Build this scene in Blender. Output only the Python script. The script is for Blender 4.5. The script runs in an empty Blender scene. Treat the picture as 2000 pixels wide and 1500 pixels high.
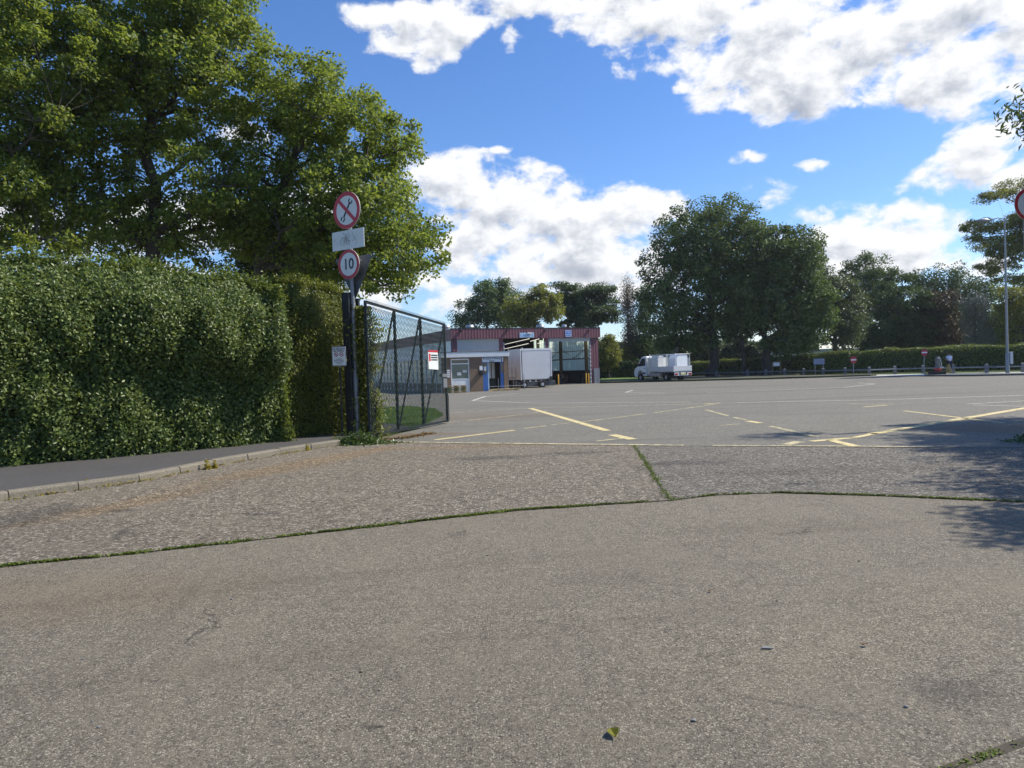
import bpy, bmesh, math, random
import numpy as np
from mathutils import Vector, Matrix
random.seed(7)
scn = bpy.context.scene
COL = scn.collection
R = math.radians

# ------------------------------------------------------------------ camera
FPX, CX, CY = 1400.0, 1000.0, 750.0
PITCH, ROLL, CAMH = math.atan(28/1400.0), 0.033, 1.65
_F = Vector((0, math.cos(PITCH), -math.sin(PITCH)))
_R0 = Vector((1, 0, 0)); _U0 = Vector((0, math.sin(PITCH), math.cos(PITCH)))
_R = _R0*math.cos(ROLL) - _U0*math.sin(ROLL)
_U = _U0*math.cos(ROLL) + _R0*math.sin(ROLL)
cam_d = bpy.data.cameras.new('camera'); cam = bpy.data.objects.new('camera', cam_d); COL.objects.link(cam)
cam_d.sensor_width = 36; cam_d.lens = 36*FPX/2000; cam_d.clip_start = 0.05; cam_d.clip_end = 5000
m = Matrix.Identity(4)
for i in range(3):
    m[i][0] = _R[i]; m[i][1] = _U[i]; m[i][2] = -_F[i]
m[2][3] = CAMH
cam.matrix_world = m
scn.camera = cam

def ray(px, py): return _F + _R*((px-CX)/FPX) - _U*((py-CY)/FPX)
def G(px, py, z=0.0):                      # where a photo pixel meets the level z
    d = ray(px, py); t = (z-CAMH)/d.z
    return Vector((d.x*t, d.y*t, z))
def D(px, py, Y):                          # point seen at a pixel at world depth Y
    d = ray(px, py); t = Y/d.y
    return Vector((d.x*t, Y, CAMH+d.z*t))
def azel(px, py):
    d = ray(px, py).normalized()
    return math.atan2(d.x, d.y), math.asin(d.z)

# ------------------------------------------------------------------ sun, sky, exposure
SUN_AZ, SUN_EL = R(77), R(46)
sdir = Vector((math.sin(SUN_AZ)*math.cos(SUN_EL), math.cos(SUN_AZ)*math.cos(SUN_EL), math.sin(SUN_EL)))
sl = bpy.data.lights.new('sun', 'SUN'); sl.energy = 4.6; sl.angle = R(0.55); sl.color = (1.0, 0.935, 0.82)
so = bpy.data.objects.new('sun', sl); COL.objects.link(so)
so.rotation_euler = sdir.to_track_quat('Z', 'Y').to_euler(); so.location = (30, 20, 40)
scn.view_settings.view_transform = 'Standard'; scn.view_settings.look = 'None'
scn.view_settings.gamma = 1; scn.view_settings.exposure = 0.56
scn.cycles.max_bounces = 6; scn.cycles.diffuse_bounces = 3; scn.cycles.glossy_bounces = 2; scn.cycles.transmission_bounces = 4; scn.cycles.transparent_max_bounces = 8
scn.render.film_transparent = False

world = bpy.data.worlds.new('World'); scn.world = world; world.use_nodes = True
wn, wl = world.node_tree.nodes, world.node_tree.links
wn.clear()
# clouds of the real sky: puffs given by azimuth and elevation
PUFFS = [  # photo pixel centre, radii in px, weight
 (735,25,75,26,.9),(850,62,92,52,1.1),(790,40,60,40,1),(1010,-5,140,45,1),(1190,5,150,58,1.05),(1330,20,130,70,1.1),(1480,60,150,95,1.2),
 (1440,188,95,42,1.0),(1560,150,170,78,1.2),(1700,90,130,85,1.1),(1830,20,180,70,1.1),(1900,130,120,82,1.15),(1990,90,90,90,1.1),
 (1265,122,66,36,.45),(1322,165,24,24,.4),(1005,95,26,34,.35),
 (1895,305,105,52,1.05),(1935,255,80,36,.95),(1985,340,60,40,.9),(2050,300,80,80,.9),
 (880,345,95,52,1.05),(965,400,120,75,1.15),(1080,425,120,62,1.15),(1215,430,100,62,1.1),(1150,490,160,72,1.2),(1230,500,80,75,1.1),
 (1060,530,120,45,1.0),(910,480,62,58,1.0),(955,298,52,15,.6),(1210,555,110,40,1.0),(900,600,80,36,.7),(1020,580,70,30,.7),
 (1462,326,44,22,.28),(1515,385,46,30,.7),(1465,380,40,18,.55),(1752,357,50,18,.28),(1585,330,40,16,.1),
 (1590,430,52,28,.95),(1650,470,90,60,1.1),(1730,445,90,58,1.1),(1800,455,80,60,1.1),(1700,520,120,45,1.05),(1850,500,70,36,.8),(1930,520,60,30,.7),(1560,500,90,60,.9),
 (420,440,260,60,.8),(200,440,220,70,.7),(640,400,120,60,.75),(560,560,200,60,.7),(300,560,300,60,.7),(760,560,120,40,.7),(480,268,50,20,.6),
 (2500,100,300,200,1),(2700,500,400,120,1),(-500,300,400,160,1),(-900,100,300,200,1),
]
fg = bpy.data.node_groups.new('cloud_field', 'ShaderNodeTree')
fg.interface.new_socket('P', in_out='INPUT', socket_type='NodeSocketVector')
fg.interface.new_socket('D', in_out='OUTPUT', socket_type='NodeSocketFloat')
gi = fg.nodes.new('NodeGroupInput'); go = fg.nodes.new('NodeGroupOutput')
def gm(op, a, b=None, c=None):
    n = fg.nodes.new('ShaderNodeMath'); n.operation = op
    for i, v in enumerate((a, b, c)):
        if v is None: continue
        if isinstance(v, (int, float)): n.inputs[i].default_value = v
        else: fg.links.new(v, n.inputs[i])
    return n.outputs[0]
warp = fg.nodes.new('ShaderNodeTexNoise'); warp.inputs['Scale'].default_value = 9; warp.inputs['Detail'].default_value = 3
fg.links.new(gi.outputs[0], warp.inputs['Vector'])
wsub = fg.nodes.new('ShaderNodeVectorMath'); wsub.operation = 'SUBTRACT'; wsub.inputs[1].default_value = (.5, .5, .5)
fg.links.new(warp.outputs['Color'], wsub.inputs[0])
wmad = fg.nodes.new('ShaderNodeVectorMath'); wmad.operation = 'MULTIPLY_ADD'; wmad.inputs[1].default_value = (.07, .05, 0)
fg.links.new(wsub.outputs[0], wmad.inputs[0]); fg.links.new(gi.outputs[0], wmad.inputs[2])
cur = None
for (px, py, rx, ry, w) in PUFFS:
    a, e = azel(px, py)
    a1, _ = azel(px+1, py); _, e1 = azel(px, py-1)
    ra = rx*abs(a1-a); re = ry*abs(e1-e)
    s = fg.nodes.new('ShaderNodeVectorMath'); s.operation = 'SUBTRACT'; s.inputs[1].default_value = (a, e, 0)
    fg.links.new(wmad.outputs[0], s.inputs[0])
    q = fg.nodes.new('ShaderNodeVectorMath'); q.operation = 'MULTIPLY'; q.inputs[1].default_value = (1/ra/1.25, 1/re/1.25, 0)
    fg.links.new(s.outputs[0], q.inputs[0])
    l = fg.nodes.new('ShaderNodeVectorMath'); l.operation = 'DOT_PRODUCT'
    fg.links.new(q.outputs[0], l.inputs[0]); fg.links.new(q.outputs[0], l.inputs[1])
    v = gm('SUBTRACT', w, l.outputs['Value'])
    cur = v if cur is None else gm('SMOOTH_MAX', cur, v, 0.25)
n1 = fg.nodes.new('ShaderNodeTexNoise'); n1.inputs['Scale'].default_value = 14; n1.inputs['Detail'].default_value = 9
n1.inputs['Roughness'].default_value = .6; n1.inputs['Distortion'].default_value = .15
sc = fg.nodes.new('ShaderNodeVectorMath'); sc.operation = 'MULTIPLY'; sc.inputs[1].default_value = (1, 1.5, 1)
fg.links.new(gi.outputs[0], sc.inputs[0]); fg.links.new(sc.outputs[0], n1.inputs['Vector'])
dn = gm('MULTIPLY', gm('SUBTRACT', n1.outputs[0], .56), 4.2)
cur = gm('MAXIMUM', cur, -2.0)
fg.links.new(gm('ADD', cur, dn), go.inputs[0])

def wm(op, a, b=None, c=None, clamp=False):
    n = wn.new('ShaderNodeMath'); n.operation = op; n.use_clamp = clamp
    for i, v in enumerate((a, b, c)):
        if v is None: continue
        if isinstance(v, (int, float)): n.inputs[i].default_value = v
        else: wl.new(v, n.inputs[i])
    return n.outputs[0]
def wmr(v, a, b, c, d, smooth=True):
    n = wn.new('ShaderNodeMapRange'); n.interpolation_type = 'SMOOTHSTEP' if smooth else 'LINEAR'
    wl.new(v, n.inputs['Value'])
    for k, x in zip(('From Min', 'From Max', 'To Min', 'To Max'), (a, b, c, d)): n.inputs[k].default_value = x
    return n.outputs[0]
tc = wn.new('ShaderNodeTexCoord'); sx = wn.new('ShaderNodeSeparateXYZ'); wl.new(tc.outputs['Generated'], sx.inputs[0])
az = wm('ARCTAN2', sx.outputs[0], sx.outputs[1]); el = wm('ARCSINE', sx.outputs[2])
cb = wn.new('ShaderNodeCombineXYZ'); wl.new(az, cb.inputs[0]); wl.new(el, cb.inputs[1])
g1 = wn.new('ShaderNodeGroup'); g1.node_tree = fg; wl.new(cb.outputs[0], g1.inputs[0])
off = wn.new('ShaderNodeVectorMath'); off.operation = 'ADD'; off.inputs[1].default_value = (.010, .018, 0); wl.new(cb.outputs[0], off.inputs[0])
g2 = wn.new('ShaderNodeGroup'); g2.node_tree = fg; wl.new(off.outputs[0], g2.inputs[0])
d1, d2 = g1.outputs[0], g2.outputs[0]
alpha = wmr(d1, -.22, .5, 0, 1)
alpha = wm('MULTIPLY', alpha, wmr(el, -.02, .03, 0, 1))
relief = wm('MULTIPLY', wm('SUBTRACT', d1, d2), .13)
thick = wmr(d2, .25, 1.7, 0, 1)
br = wm('ADD', wm('SUBTRACT', 1.0, wm('MULTIPLY', thick, .50)), relief)
br = wm('MINIMUM', wm('MAXIMUM', br, .34), 1.08)
ramp = wn.new('ShaderNodeValToRGB'); wl.new(wm('SUBTRACT', br, 0.0), ramp.inputs[0])
ramp.color_ramp.elements[0].position = .35; ramp.color_ramp.elements[0].color = (.39, .43, .52, 1)
ramp.color_ramp.elements[1].position = 1.0; ramp.color_ramp.elements[1].color = (.93, .94, .96, 1)
e_ = ramp.color_ramp.elements.new(.7); e_.color = (.66, .69, .75, 1)
SKYS = 0.125
up = wn.new('ShaderNodeVectorMath'); up.operation = 'SCALE'; up.inputs['Scale'].default_value = 0.74/SKYS
wl.new(ramp.outputs[0], up.inputs[0])
sky = wn.new('ShaderNodeTexSky'); sky.sky_type = 'NISHITA'; sky.sun_disc = False
sky.sun_elevation = SUN_EL; sky.sun_rotation = SUN_AZ; sky.air_density = 1.0; sky.dust_density = 0.25; sky.ozone_density = 3.5
hs = wn.new('ShaderNodeHueSaturation'); hs.inputs['Saturation'].default_value = 1.16; wl.new(sky.outputs[0], hs.inputs['Color'])
tint = wn.new('ShaderNodeVectorMath'); tint.operation = 'MULTIPLY'; tint.inputs[1].default_value = (.80, .83, .97); wl.new(hs.outputs[0], tint.inputs[0])
mx = wn.new('ShaderNodeMix'); mx.data_type = 'RGBA'
wl.new(alpha, mx.inputs[0]); wl.new(tint.outputs[0], mx.inputs[6]); wl.new(up.outputs[0], mx.inputs[7])
bg = wn.new('ShaderNodeBackground'); bg.inputs[1].default_value = SKYS; wl.new(mx.outputs[2], bg.inputs[0])
wo = wn.new('ShaderNodeOutputWorld'); wl.new(bg.outputs[0], wo.inputs[0])
world.cycles.sampling_method = 'MANUAL'; world.cycles.sample_map_resolution = 512

# ------------------------------------------------------------------ materials
def nmat(name):
    mt = bpy.data.materials.new(name); mt.use_nodes = True
    nt = mt.node_tree; b = nt.nodes['Principled BSDF']
    return mt, nt, b
class NT:
    def __init__(s, nt, obj=True):
        s.nt = nt; tcn = nt.nodes.new('ShaderNodeTexCoord'); s.co = tcn.outputs['Object']
    def noise(s, scale, detail=4, rough=.55, vec=None, dist=0):
        n = s.nt.nodes.new('ShaderNodeTexNoise'); n.inputs['Scale'].default_value = scale; n.inputs['Detail'].default_value = detail
        n.inputs['Roughness'].default_value = rough; n.inputs['Distortion'].default_value = dist
        s.nt.links.new(vec or s.co, n.inputs['Vector']); return n.outputs[0]
    def vor(s, scale, out='Color', feature='F1', vec=None, rnd=1):
        n = s.nt.nodes.new('ShaderNodeTexVoronoi'); n.inputs['Scale'].default_value = scale; n.feature = feature
        n.inputs['Randomness'].default_value = rnd
        s.nt.links.new(vec or s.co, n.inputs['Vector']); return n.outputs[out]
    def mul(s, v, xyz):
        n = s.nt.nodes.new('ShaderNodeVectorMath'); n.operation = 'MULTIPLY'; n.inputs[1].default_value = xyz
        s.nt.links.new(v, n.inputs[0]); return n.outputs[0]
    def m(s, op, a, b=None, c=None, clamp=False):
        n = s.nt.nodes.new('ShaderNodeMath'); n.operation = op; n.use_clamp = clamp
        for i, v in enumerate((a, b, c)):
            if v is None: continue
            if isinstance(v, (int, float)): n.inputs[i].default_value = v
            else: s.nt.links.new(v, n.inputs[i])
        return n.outputs[0]
    def ramp(s, v, *stops):
        n = s.nt.nodes.new('ShaderNodeValToRGB'); s.nt.links.new(v, n.inputs[0]); cr = n.color_ramp
        while len(cr.elements) < len(stops): cr.elements.new(.5)
        for e, (p, c) in zip(cr.elements, stops):
            e.position = p; e.color = (c, c, c, 1) if isinstance(c, (int, float)) else (*c, 1)
        return n.outputs[0]
    def mr(s, v, a, b, c=0, d=1):
        n = s.nt.nodes.new('ShaderNodeMapRange'); n.interpolation_type = 'SMOOTHSTEP'; s.nt.links.new(v, n.inputs['Value'])
        for k, x in zip(('From Min', 'From Max', 'To Min', 'To Max'), (a, b, c, d)): n.inputs[k].default_value = x
        return n.outputs[0]
    def mix(s, f, a, b, mode='MIX'):
        n = s.nt.nodes.new('ShaderNodeMix'); n.data_type = 'RGBA'; n.blend_type = mode
        for i, v in ((0, f), (6, a), (7, b)):
            if isinstance(v, (int, float)): n.inputs[i].default_value = v
            elif isinstance(v, tuple): n.inputs[i].default_value = (*v, 1)
            else: s.nt.links.new(v, n.inputs[i])
        return n.outputs[2]
    def bump(s, b, h, strength=.5, dist=.01):
        n = s.nt.nodes.new('ShaderNodeBump'); n.inputs['Strength'].default_value = strength; n.inputs['Distance'].default_value = dist
        s.nt.links.new(h, n.inputs['Height']); s.nt.links.new(n.outputs[0], b.inputs['Normal'])
    def blob(s, x, y, rx, ry, ang=0, soft=.6):
        """a stain with a place of its own on the ground"""
        mp = s.nt.nodes.new('ShaderNodeMapping'); mp.vector_type = 'TEXTURE'
        mp.inputs['Location'].default_value = (x, y, 0); mp.inputs['Rotation'].default_value = (0, 0, ang); mp.inputs['Scale'].default_value = (rx, ry, 1e3)
        s.nt.links.new(s.co, mp.inputs[0])
        l = s.nt.nodes.new('ShaderNodeVectorMath'); l.operation = 'LENGTH'; s.nt.links.new(mp.outputs[0], l.inputs[0])
        v = s.m('ADD', l.outputs['Value'], s.m('MULTIPLY', s.m('SUBTRACT', s.noise(2.2, 6, .7), .5), 1.3))
        return s.mr(v, 1.0, 1-soft, 0, 1)

def plain(name, col, rough=.6, metal=0, var=.12, vscale=3, bump=0, spec=.5):
    mt, nt, b = nmat(name); t = NT(nt)
    v = t.noise(vscale, 6, .6)
    c = t.mix(t.mr(v, .3, .7), tuple(x*(1-var) for x in col), tuple(min(1, x*(1+var)) for x in col))
    nt.links.new(c, b.inputs['Base Color']); b.inputs['Roughness'].default_value = rough; b.inputs['Metallic'].default_value = metal
    b.inputs['Specular IOR Level'].default_value = spec
    if bump: t.bump(b, t.noise(vscale*8, 5), bump, .01)
    return mt

def aggregate(name, lo, mid, hi, scale, bump=.8, patches=(), tint=None, dist=.006, pscale=.9, contrast=1.0, streak=None, coarse=.6, brush=False):
    """stones set in a matrix, worn; lo/mid/hi are the stone colours"""
    mt, nt, b = nmat(name); t = NT(nt)
    wob = nt.nodes.new('ShaderNodeTexNoise'); wob.inputs['Scale'].default_value = scale*.7; nt.links.new(t.co, wob.inputs['Vector'])
    wv = nt.nodes.new('ShaderNodeVectorMath'); wv.operation = 'MULTIPLY_ADD'; wv.inputs[1].default_value = (.9/scale,)*3
    nt.links.new(wob.outputs['Color'], wv.inputs[0]); nt.links.new(t.co, wv.inputs[2]); co2 = wv.outputs[0]
    def stones(sc_):
        n = nt.nodes.new('ShaderNodeTexVoronoi'); n.inputs['Scale'].default_value = sc_; nt.links.new(co2, n.inputs['Vector'])
        se = nt.nodes.new('ShaderNodeSeparateColor'); nt.links.new(n.outputs['Color'], se.inputs[0])
        return n.outputs['Distance'], se
    dA, sA_ = stones(scale); dB, sB_ = stones(scale*2.3); dd = dA
    fine = t.noise(scale*2.6, 3, .75)
    base = t.mix(t.mr(fine, .3, .72), tuple(x*.52 for x in mid), tuple(x*1.34 for x in mid))
    dC, sC_ = stones(scale*coarse); rc = t.m('SUBTRACT', t.m('MULTIPLY', sC_.outputs[0], t.mr(dC, .75, .2, .4, 1)), .36)
    base = t.mix(t.mr(rc, .12, .5, 0, .55*contrast), base, hi); base = t.mix(t.mr(rc, -.12, -.34, 0, .6*contrast), base, lo)
    mB = t.m('MULTIPLY', t.mr(dB, .42, .3, 0, 1), t.mr(sB_.outputs[0], .45, .6, 0, 1))
    base = t.mix(t.m('MULTIPLY', mB, .75), base, t.ramp(sB_.outputs[1], (.1, lo), (.55, mid), (.95, hi)))
    mA = t.m('MULTIPLY', t.mr(dA, .46, .32, 0, 1), t.mr(sA_.outputs[0], .86-.34*contrast, .96-.34*contrast, 0, 1))
    base = t.mix(t.m('MULTIPLY', mA, .85), base, t.ramp(sA_.outputs[1], (.1, tuple(x*1.3 for x in lo)), (.5, tuple(x*1.1 for x in mid)), (.92, hi)))
    pit = t.noise(scale*.55, 4, .75)
    base = t.mix(t.mr(pit, .60, .70, 0, .55*contrast), base, tuple(x*.42 for x in lo))
    clump = t.noise(scale*.13, 4, .65); sep = sA_
    base = t.mix(t.mr(clump, .38, .72, 0, .25*contrast), base, tuple(x*.9 for x in lo))
    big = t.noise(pscale, 5, .6)
    base = t.mix(t.mr(big, .42, .72, 0, .42), base, tuple(x*1.12 for x in mid))
    big2 = t.noise(pscale*.33, 4, .6, vec=t.mul(t.co, (1, 1.6, 1)))
    base = t.mix(t.mr(big2, .38, .68, 0, .22), base, tuple(x*.7 for x in mid))
    if brush:
        bv = t.noise(34, 3, .6, vec=t.mul(t.co, (1, .045, 1)), dist=.4); base = t.mix(t.mr(bv, .56, .70, 0, .30), base, tuple(x*.55 for x in mid))
        bv = t.noise(2.4, 5, .65, vec=t.mul(t.co, (1, .3, 1)), dist=.6); base = t.mix(t.mr(bv, .52, .66, 0, .22), base, tuple(x*1.3 for x in mid))
        ck = nt.nodes.new('ShaderNodeTexVoronoi'); ck.feature = 'DISTANCE_TO_EDGE'; ck.inputs['Scale'].default_value = .33; cw = t.noise(1.6, 6, .7)
        cvv = nt.nodes.new('ShaderNodeVectorMath'); cvv.operation = 'ADD'; nt.links.new(t.co, cvv.inputs[0]); cc = nt.nodes.new('ShaderNodeCombineXYZ'); nt.links.new(cw, cc.inputs[0]); nt.links.new(t.noise(2.3, 6, .7), cc.inputs[1]); nt.links.new(cc.outputs[0], cvv.inputs[1]); nt.links.new(cvv.outputs[0], ck.inputs['Vector'])
        cm = t.m('MULTIPLY', t.mr(ck.outputs[0], .006, .001, 0, 1), t.mr(t.noise(.5, 2), .55, .62, 0, .65)); base = t.mix(cm, base, tuple(x*.5 for x in lo))
    if streak:
        sv = t.noise(streak, 5, .6, vec=t.mul(t.co, (.12, 1.1, 1)), dist=.8)
        base = t.mix(t.mr(sv, .52, .66, 0, .5), base, tuple(x*.62 for x in mid))
    for (x, y, rx, ry, ang, col, amt, soft) in patches:
        base = t.mix(t.m('MULTIPLY', t.blob(x, y, rx, ry, ang, soft), amt), base, col, 'MULTIPLY')
    nt.links.new(base, b.inputs['Base Color'])
    b.inputs['Roughness'].default_value = .82; b.inputs['Specular IOR Level'].default_value = .35
    h = t.m('ADD', t.m('MULTIPLY', mA, .7), t.m('ADD', t.m('MULTIPLY', fine, .9), t.m('SUBTRACT', t.m('MULTIPLY', clump, .8), t.m('MULTIPLY', t.mr(pit, .58, .7), .9))))
    t.bump(b, h, bump, dist)
    return mt

def leafmat(name, a, b_, c, trans=.35, rough=.42, tcol=None, tip=None):
    mt, nt, b = nmat(name); t = NT(nt)
    g = nt.nodes.new('ShaderNodeNewGeometry')
    col = t.ramp(g.outputs['Random Per Island'], (.0, a), (.5, b_), (.97, c))
    col = t.mix(t.mr(t.noise(.55, 3), .35, .7, 0, .5), col, b_)
    nt.links.new(col, b.inputs['Base Color']); b.inputs['Roughness'].default_value = rough; b.inputs['Specular IOR Level'].default_value = .32
    tr = nt.nodes.new('ShaderNodeBsdfTranslucent')
    tc2 = t.mix(.6, col, tcol or (.30, .42, .04)); nt.links.new(tc2, tr.inputs[0])
    ms = nt.nodes.new('ShaderNodeMixShader'); ms.inputs[0].default_value = trans
    nt.links.new(b.outputs[0], ms.inputs[1]); nt.links.new(tr.outputs[0], ms.inputs[2])
    nt.links.new(ms.outputs[0], nt.nodes['Material Output'].inputs[0])
    return mt

def gp(px, py): p = G(px, py); return p.x, p.y
def blobpx(px, py, wx, wy, col, amt=1, soft=.6, ang=0): x, y = gp(px, py); return (x, y, wx, wy, ang, col, amt, soft)
DARK = (.50, .50, .52); BROWN = (1.12, .95, .74); EARTH = (1.05, .8, .6)
M = {}
M['road'] = aggregate('road_concrete', (.056, .047, .032), (.212, .183, .135), (.60, .54, .42), 74, 1.0, dist=.010, contrast=1.15, coarse=1.15, brush=True, patches=[
    blobpx(60, 1170, 2.2, .9, (1.02, .95, .86), .7), blobpx(1860, 1350, .35, .25, (.62, .63, .66), .8, .8),
    blobpx(350, 1180, .12, 2.2, (.8, .8, .8), .7, .9, .15), blobpx(1560, 1380, .5, .03, (.6, .6, .6), .8, .8, -.5), blobpx(1180, 1130, .5, .3, (.86, .86, .86), .7), (-2.5, 5.6, 9, .22, .22, (.86, .85, .84), .7, .9), (-2.0, 4.0, 9, .22, .22, (.88, .87, .86), .7, .9), (2.5, 4.5, 3, .9, .5, (1.1, 1.09, 1.07), .7, .9), blobpx(1540, 1030, 1.6, .35, (.88, .87, .85), .8), blobpx(730, 1420, .06, .02, (.4, .4, .4), .9), blobpx(300, 1330, .05, .02, (.5, .5, .5), .9)])
M['apron'] = aggregate('apron_concrete', (.045, .036, .026), (.205, .173, .126), (.68, .61, .48), 46, 1.0, dist=.016, contrast=1.5, patches=[
    blobpx(600, 905, 4.2, .75, BROWN, .85, .7, 1.12), blobpx(250, 985, 2.2, .5, BROWN, .8, .7, 1.1), blobpx(900, 873, 3, .6, BROWN, .6),
    blobpx(950, 895, 1.2, .38, DARK, .75), blobpx(1130, 885, 1.1, .3, DARK, .7), blobpx(1300, 915, .55, .5, DARK, .8), blobpx(1330, 960, .5, .25, DARK, .6),
    blobpx(60, 1010, .6, 1.2, DARK, .7), blobpx(240, 1040, .1, .45, DARK, .8, .7, .3), blobpx(405, 950, .06, 1.3, (.7, .7, .7), .8, .8, -.22), blobpx(440, 950, .05, 1.2, (.72, .72, .72), .8, .8, -.22), blobpx(370, 955, .05, 1.1, (.75, .75, .75), .8, .8, -.2),
    blobpx(500, 1005, .35, .1, DARK, .8), blobpx(240, 998, .3, .12, DARK, .8), blobpx(1700, 930, 2.2, .3, (.85, .8, .74), .7)])
M['apron2'] = aggregate('apron_dark_concrete', (.045, .039, .031), (.175, .156, .124), (.62, .575, .48), 46, 1.0, dist=.018, contrast=1.7, patches=[
    blobpx(1330, 905, 1.2, .35, DARK, .7), blobpx(1600, 920, 2.5, .5, (.8, .78, .76), .8), blobpx(1560, 945, .7, .12, DARK, .7)])
M['yard'] = aggregate('yard_asphalt', (.075, .068, .053), (.175, .164, .134), (.42, .40, .335), 44, .9, dist=.008, contrast=1.05, pscale=.35, streak=.9, patches=[
    blobpx(920, 815, 4.2, 2.6, (1.0, .88, .8), .8), blobpx(800, 850, 2.0, .7, (.85, .66, .5), .8), blobpx(1960, 838, 1.6, 1.4, (1.0, .8, .66), .9, .4),
    blobpx(1000, 790, 4.5, .35, (.68, .68, .68), .8, .8), blobpx(1560, 762, 12, .9, (.66, .66, .67), .8, .8, .05), blobpx(1200, 775, 9, .5, (.72, .72, .72), .8, .8, -.05),
    blobpx(1700, 775, 9, .7, (.7, .7, .72), .8, .8, .1), blobpx(1380, 757, 14, 1.6, (.78, .78, .78), .7, .8)])
M['pave'] = aggregate('pavement_asphalt', (.045, .042, .04), (.082, .078, .074), (.16, .155, .148), 80, .7, dist=.005, contrast=.8)
M['kerb'] = aggregate('kerb_concrete', (.08, .07, .05), (.19, .168, .128), (.36, .33, .26), 90, .7, dist=.004, pscale=2.2, contrast=.7)
M['palepath'] = plain('pale_road', (.42, .42, .38), .9)
M['soil'] = plain('soil', (.055, .045, .03), .95, var=.4, bump=.6)
def grassmat():
    mt, nt, b = nmat('ground_grass'); t = NT(nt)
    c = t.ramp(t.noise(.25, 8, .7), (.3, (.045, .05, .018)), (.55, (.07, .11, .02)), (.75, (.11, .17, .03)))
    nt.links.new(c, b.inputs['Base Color']); b.inputs['Roughness'].default_value = .95; t.bump(b, t.noise(20, 5), .8, .03); return mt
M['ground'] = grassmat()
def markmat(name, col, wear):
    mt, nt, b = nmat(name); t = NT(nt)
    n = t.noise(5, 8, .75); fine = t.vor(60, 'Distance')
    f = t.mr(t.m('ADD', n, t.m('MULTIPLY', fine, .25)), wear, wear+.16, 0, 1)
    c = t.mix(t.mr(t.noise(25, 5), .3, .7), tuple(x*.85 for x in col), col)
    nt.links.new(c, b.inputs['Base Color']); b.inputs['Roughness'].default_value = .8
    tr = nt.nodes.new('ShaderNodeBsdfTransparent'); ms = nt.nodes.new('ShaderNodeMixShader')
    nt.links.new(f, ms.inputs[0]); nt.links.new(b.outputs[0], ms.inputs[1]); nt.links.new(tr.outputs[0], ms.inputs[2])
    nt.links.new(ms.outputs[0], nt.nodes['Material Output'].inputs[0]); return mt
M['yellow'] = markmat('yellow_paint', (.64, .53, .26), .66)
M['yellow_worn'] = markmat('worn_yellow_paint', (.56, .49, .29), .59)
M['white_mark'] = markmat('worn_white_paint', (.62, .60, .50), .66)
M['bark'] = plain('bark', (.07, .058, .045), .9, var=.4, vscale=6, bump=.8)
M['bark_dark'] = plain('bark_dark', (.045, .04, .034), .9, var=.4, vscale=6, bump=.8)
M['leaf_maple'] = leafmat('leaf_maple', (.055, .088, .016), (.125, .182, .03), (.285, .31, .06), .46, .5, (.38, .46, .05))
M['leaf_hedge'] = leafmat('leaf_hedge', (.042, .066, .017), (.088, .13, .03), (.20, .245, .065), .30, .4, (.38, .46, .06))
M['leaf_clip'] = leafmat('leaf_clipped', (.06, .072, .014), (.115, .14, .022), (.24, .24, .035), .38, .4, (.32, .36, .03))
M['leaf_ivy'] = leafmat('leaf_ivy', (.025, .05, .014), (.05, .09, .025), (.13, .17, .05), .2, .3)
M['leaf_lime'] = leafmat('leaf_lime', (.042, .072, .02), (.085, .135, .038), (.19, .26, .08), .34, .6, (.13, .18, .03))
M['leaf_pale'] = leafmat('leaf_pale', (.045, .065, .03), (.075, .105, .045), (.15, .19, .09), .26, .42, (.2, .26, .06))
M['leaf_dark'] = leafmat('leaf_dark', (.03, .055, .017), (.056, .094, .026), (.11, .165, .045), .28, .6, (.1, .16, .03))
M['leaf_cedar'] = leafmat('leaf_cedar', (.032, .056, .02), (.062, .10, .032), (.12, .17, .055), .28, .5, (.14, .2, .04))
M['leaf_yellow'] = leafmat('leaf_yellow', (.10, .11, .015), (.20, .20, .025), (.34, .31, .04), .4, .45, (.5, .48, .04))
M['leaf_yg'] = leafmat('leaf_yellowgreen', (.07, .09, .015), (.13, .155, .025), (.26, .26, .04), .38, .45, (.4, .42, .05))
M['leaf_olive'] = leafmat('leaf_olive', (.075, .095, .026), (.155, .18, .05), (.30, .31, .09), .48, .45, (.3, .32, .06))
M['leaf_brown'] = leafmat('leaf_brown', (.05, .04, .026), (.085, .062, .04), (.13, .10, .06), .2, .6, (.2, .14, .06))
M['leaf_copper'] = leafmat('leaf_copper', (.035, .028, .018), (.06, .045, .025), (.09, .075, .035), .2, .5, (.16, .12, .04))
M['leaf_silver'] = leafmat('leaf_silver', (.07, .085, .075), (.13, .15, .13), (.25, .28, .25), .15, .4, (.2, .26, .18))
M['moss'] = leafmat('moss', (.045, .07, .008), (.09, .13, .015), (.17, .21, .03), .2, .7)
M['weed'] = leafmat('weed', (.16, .12, .015), (.25, .2, .02), (.4, .34, .04), .35, .6, (.5, .42, .04))
M['litter'] = leafmat('litter', (.09, .04, .015), (.15, .07, .025), (.25, .13, .04), .15, .7)
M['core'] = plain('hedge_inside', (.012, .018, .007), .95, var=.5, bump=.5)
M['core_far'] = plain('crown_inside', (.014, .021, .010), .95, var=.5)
M['galv'] = plain('galvanised_steel', (.24, .25, .26), .42, .65, var=.1, vscale=6)
M['greypole'] = plain('grey_pole_paint', (.20, .21, .23), .45, .2, var=.12, vscale=4)
M['black'] = plain('black_paint', (.012, .013, .015), .45, 0, var=.3)
M['darkgreen'] = plain('green_plastic_wire', (.007, .022, .02), .6, 0, var=.2)
M['gateframe'] = plain('gate_frame_paint', (.009, .015, .015), .5, 0, var=.3)
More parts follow.
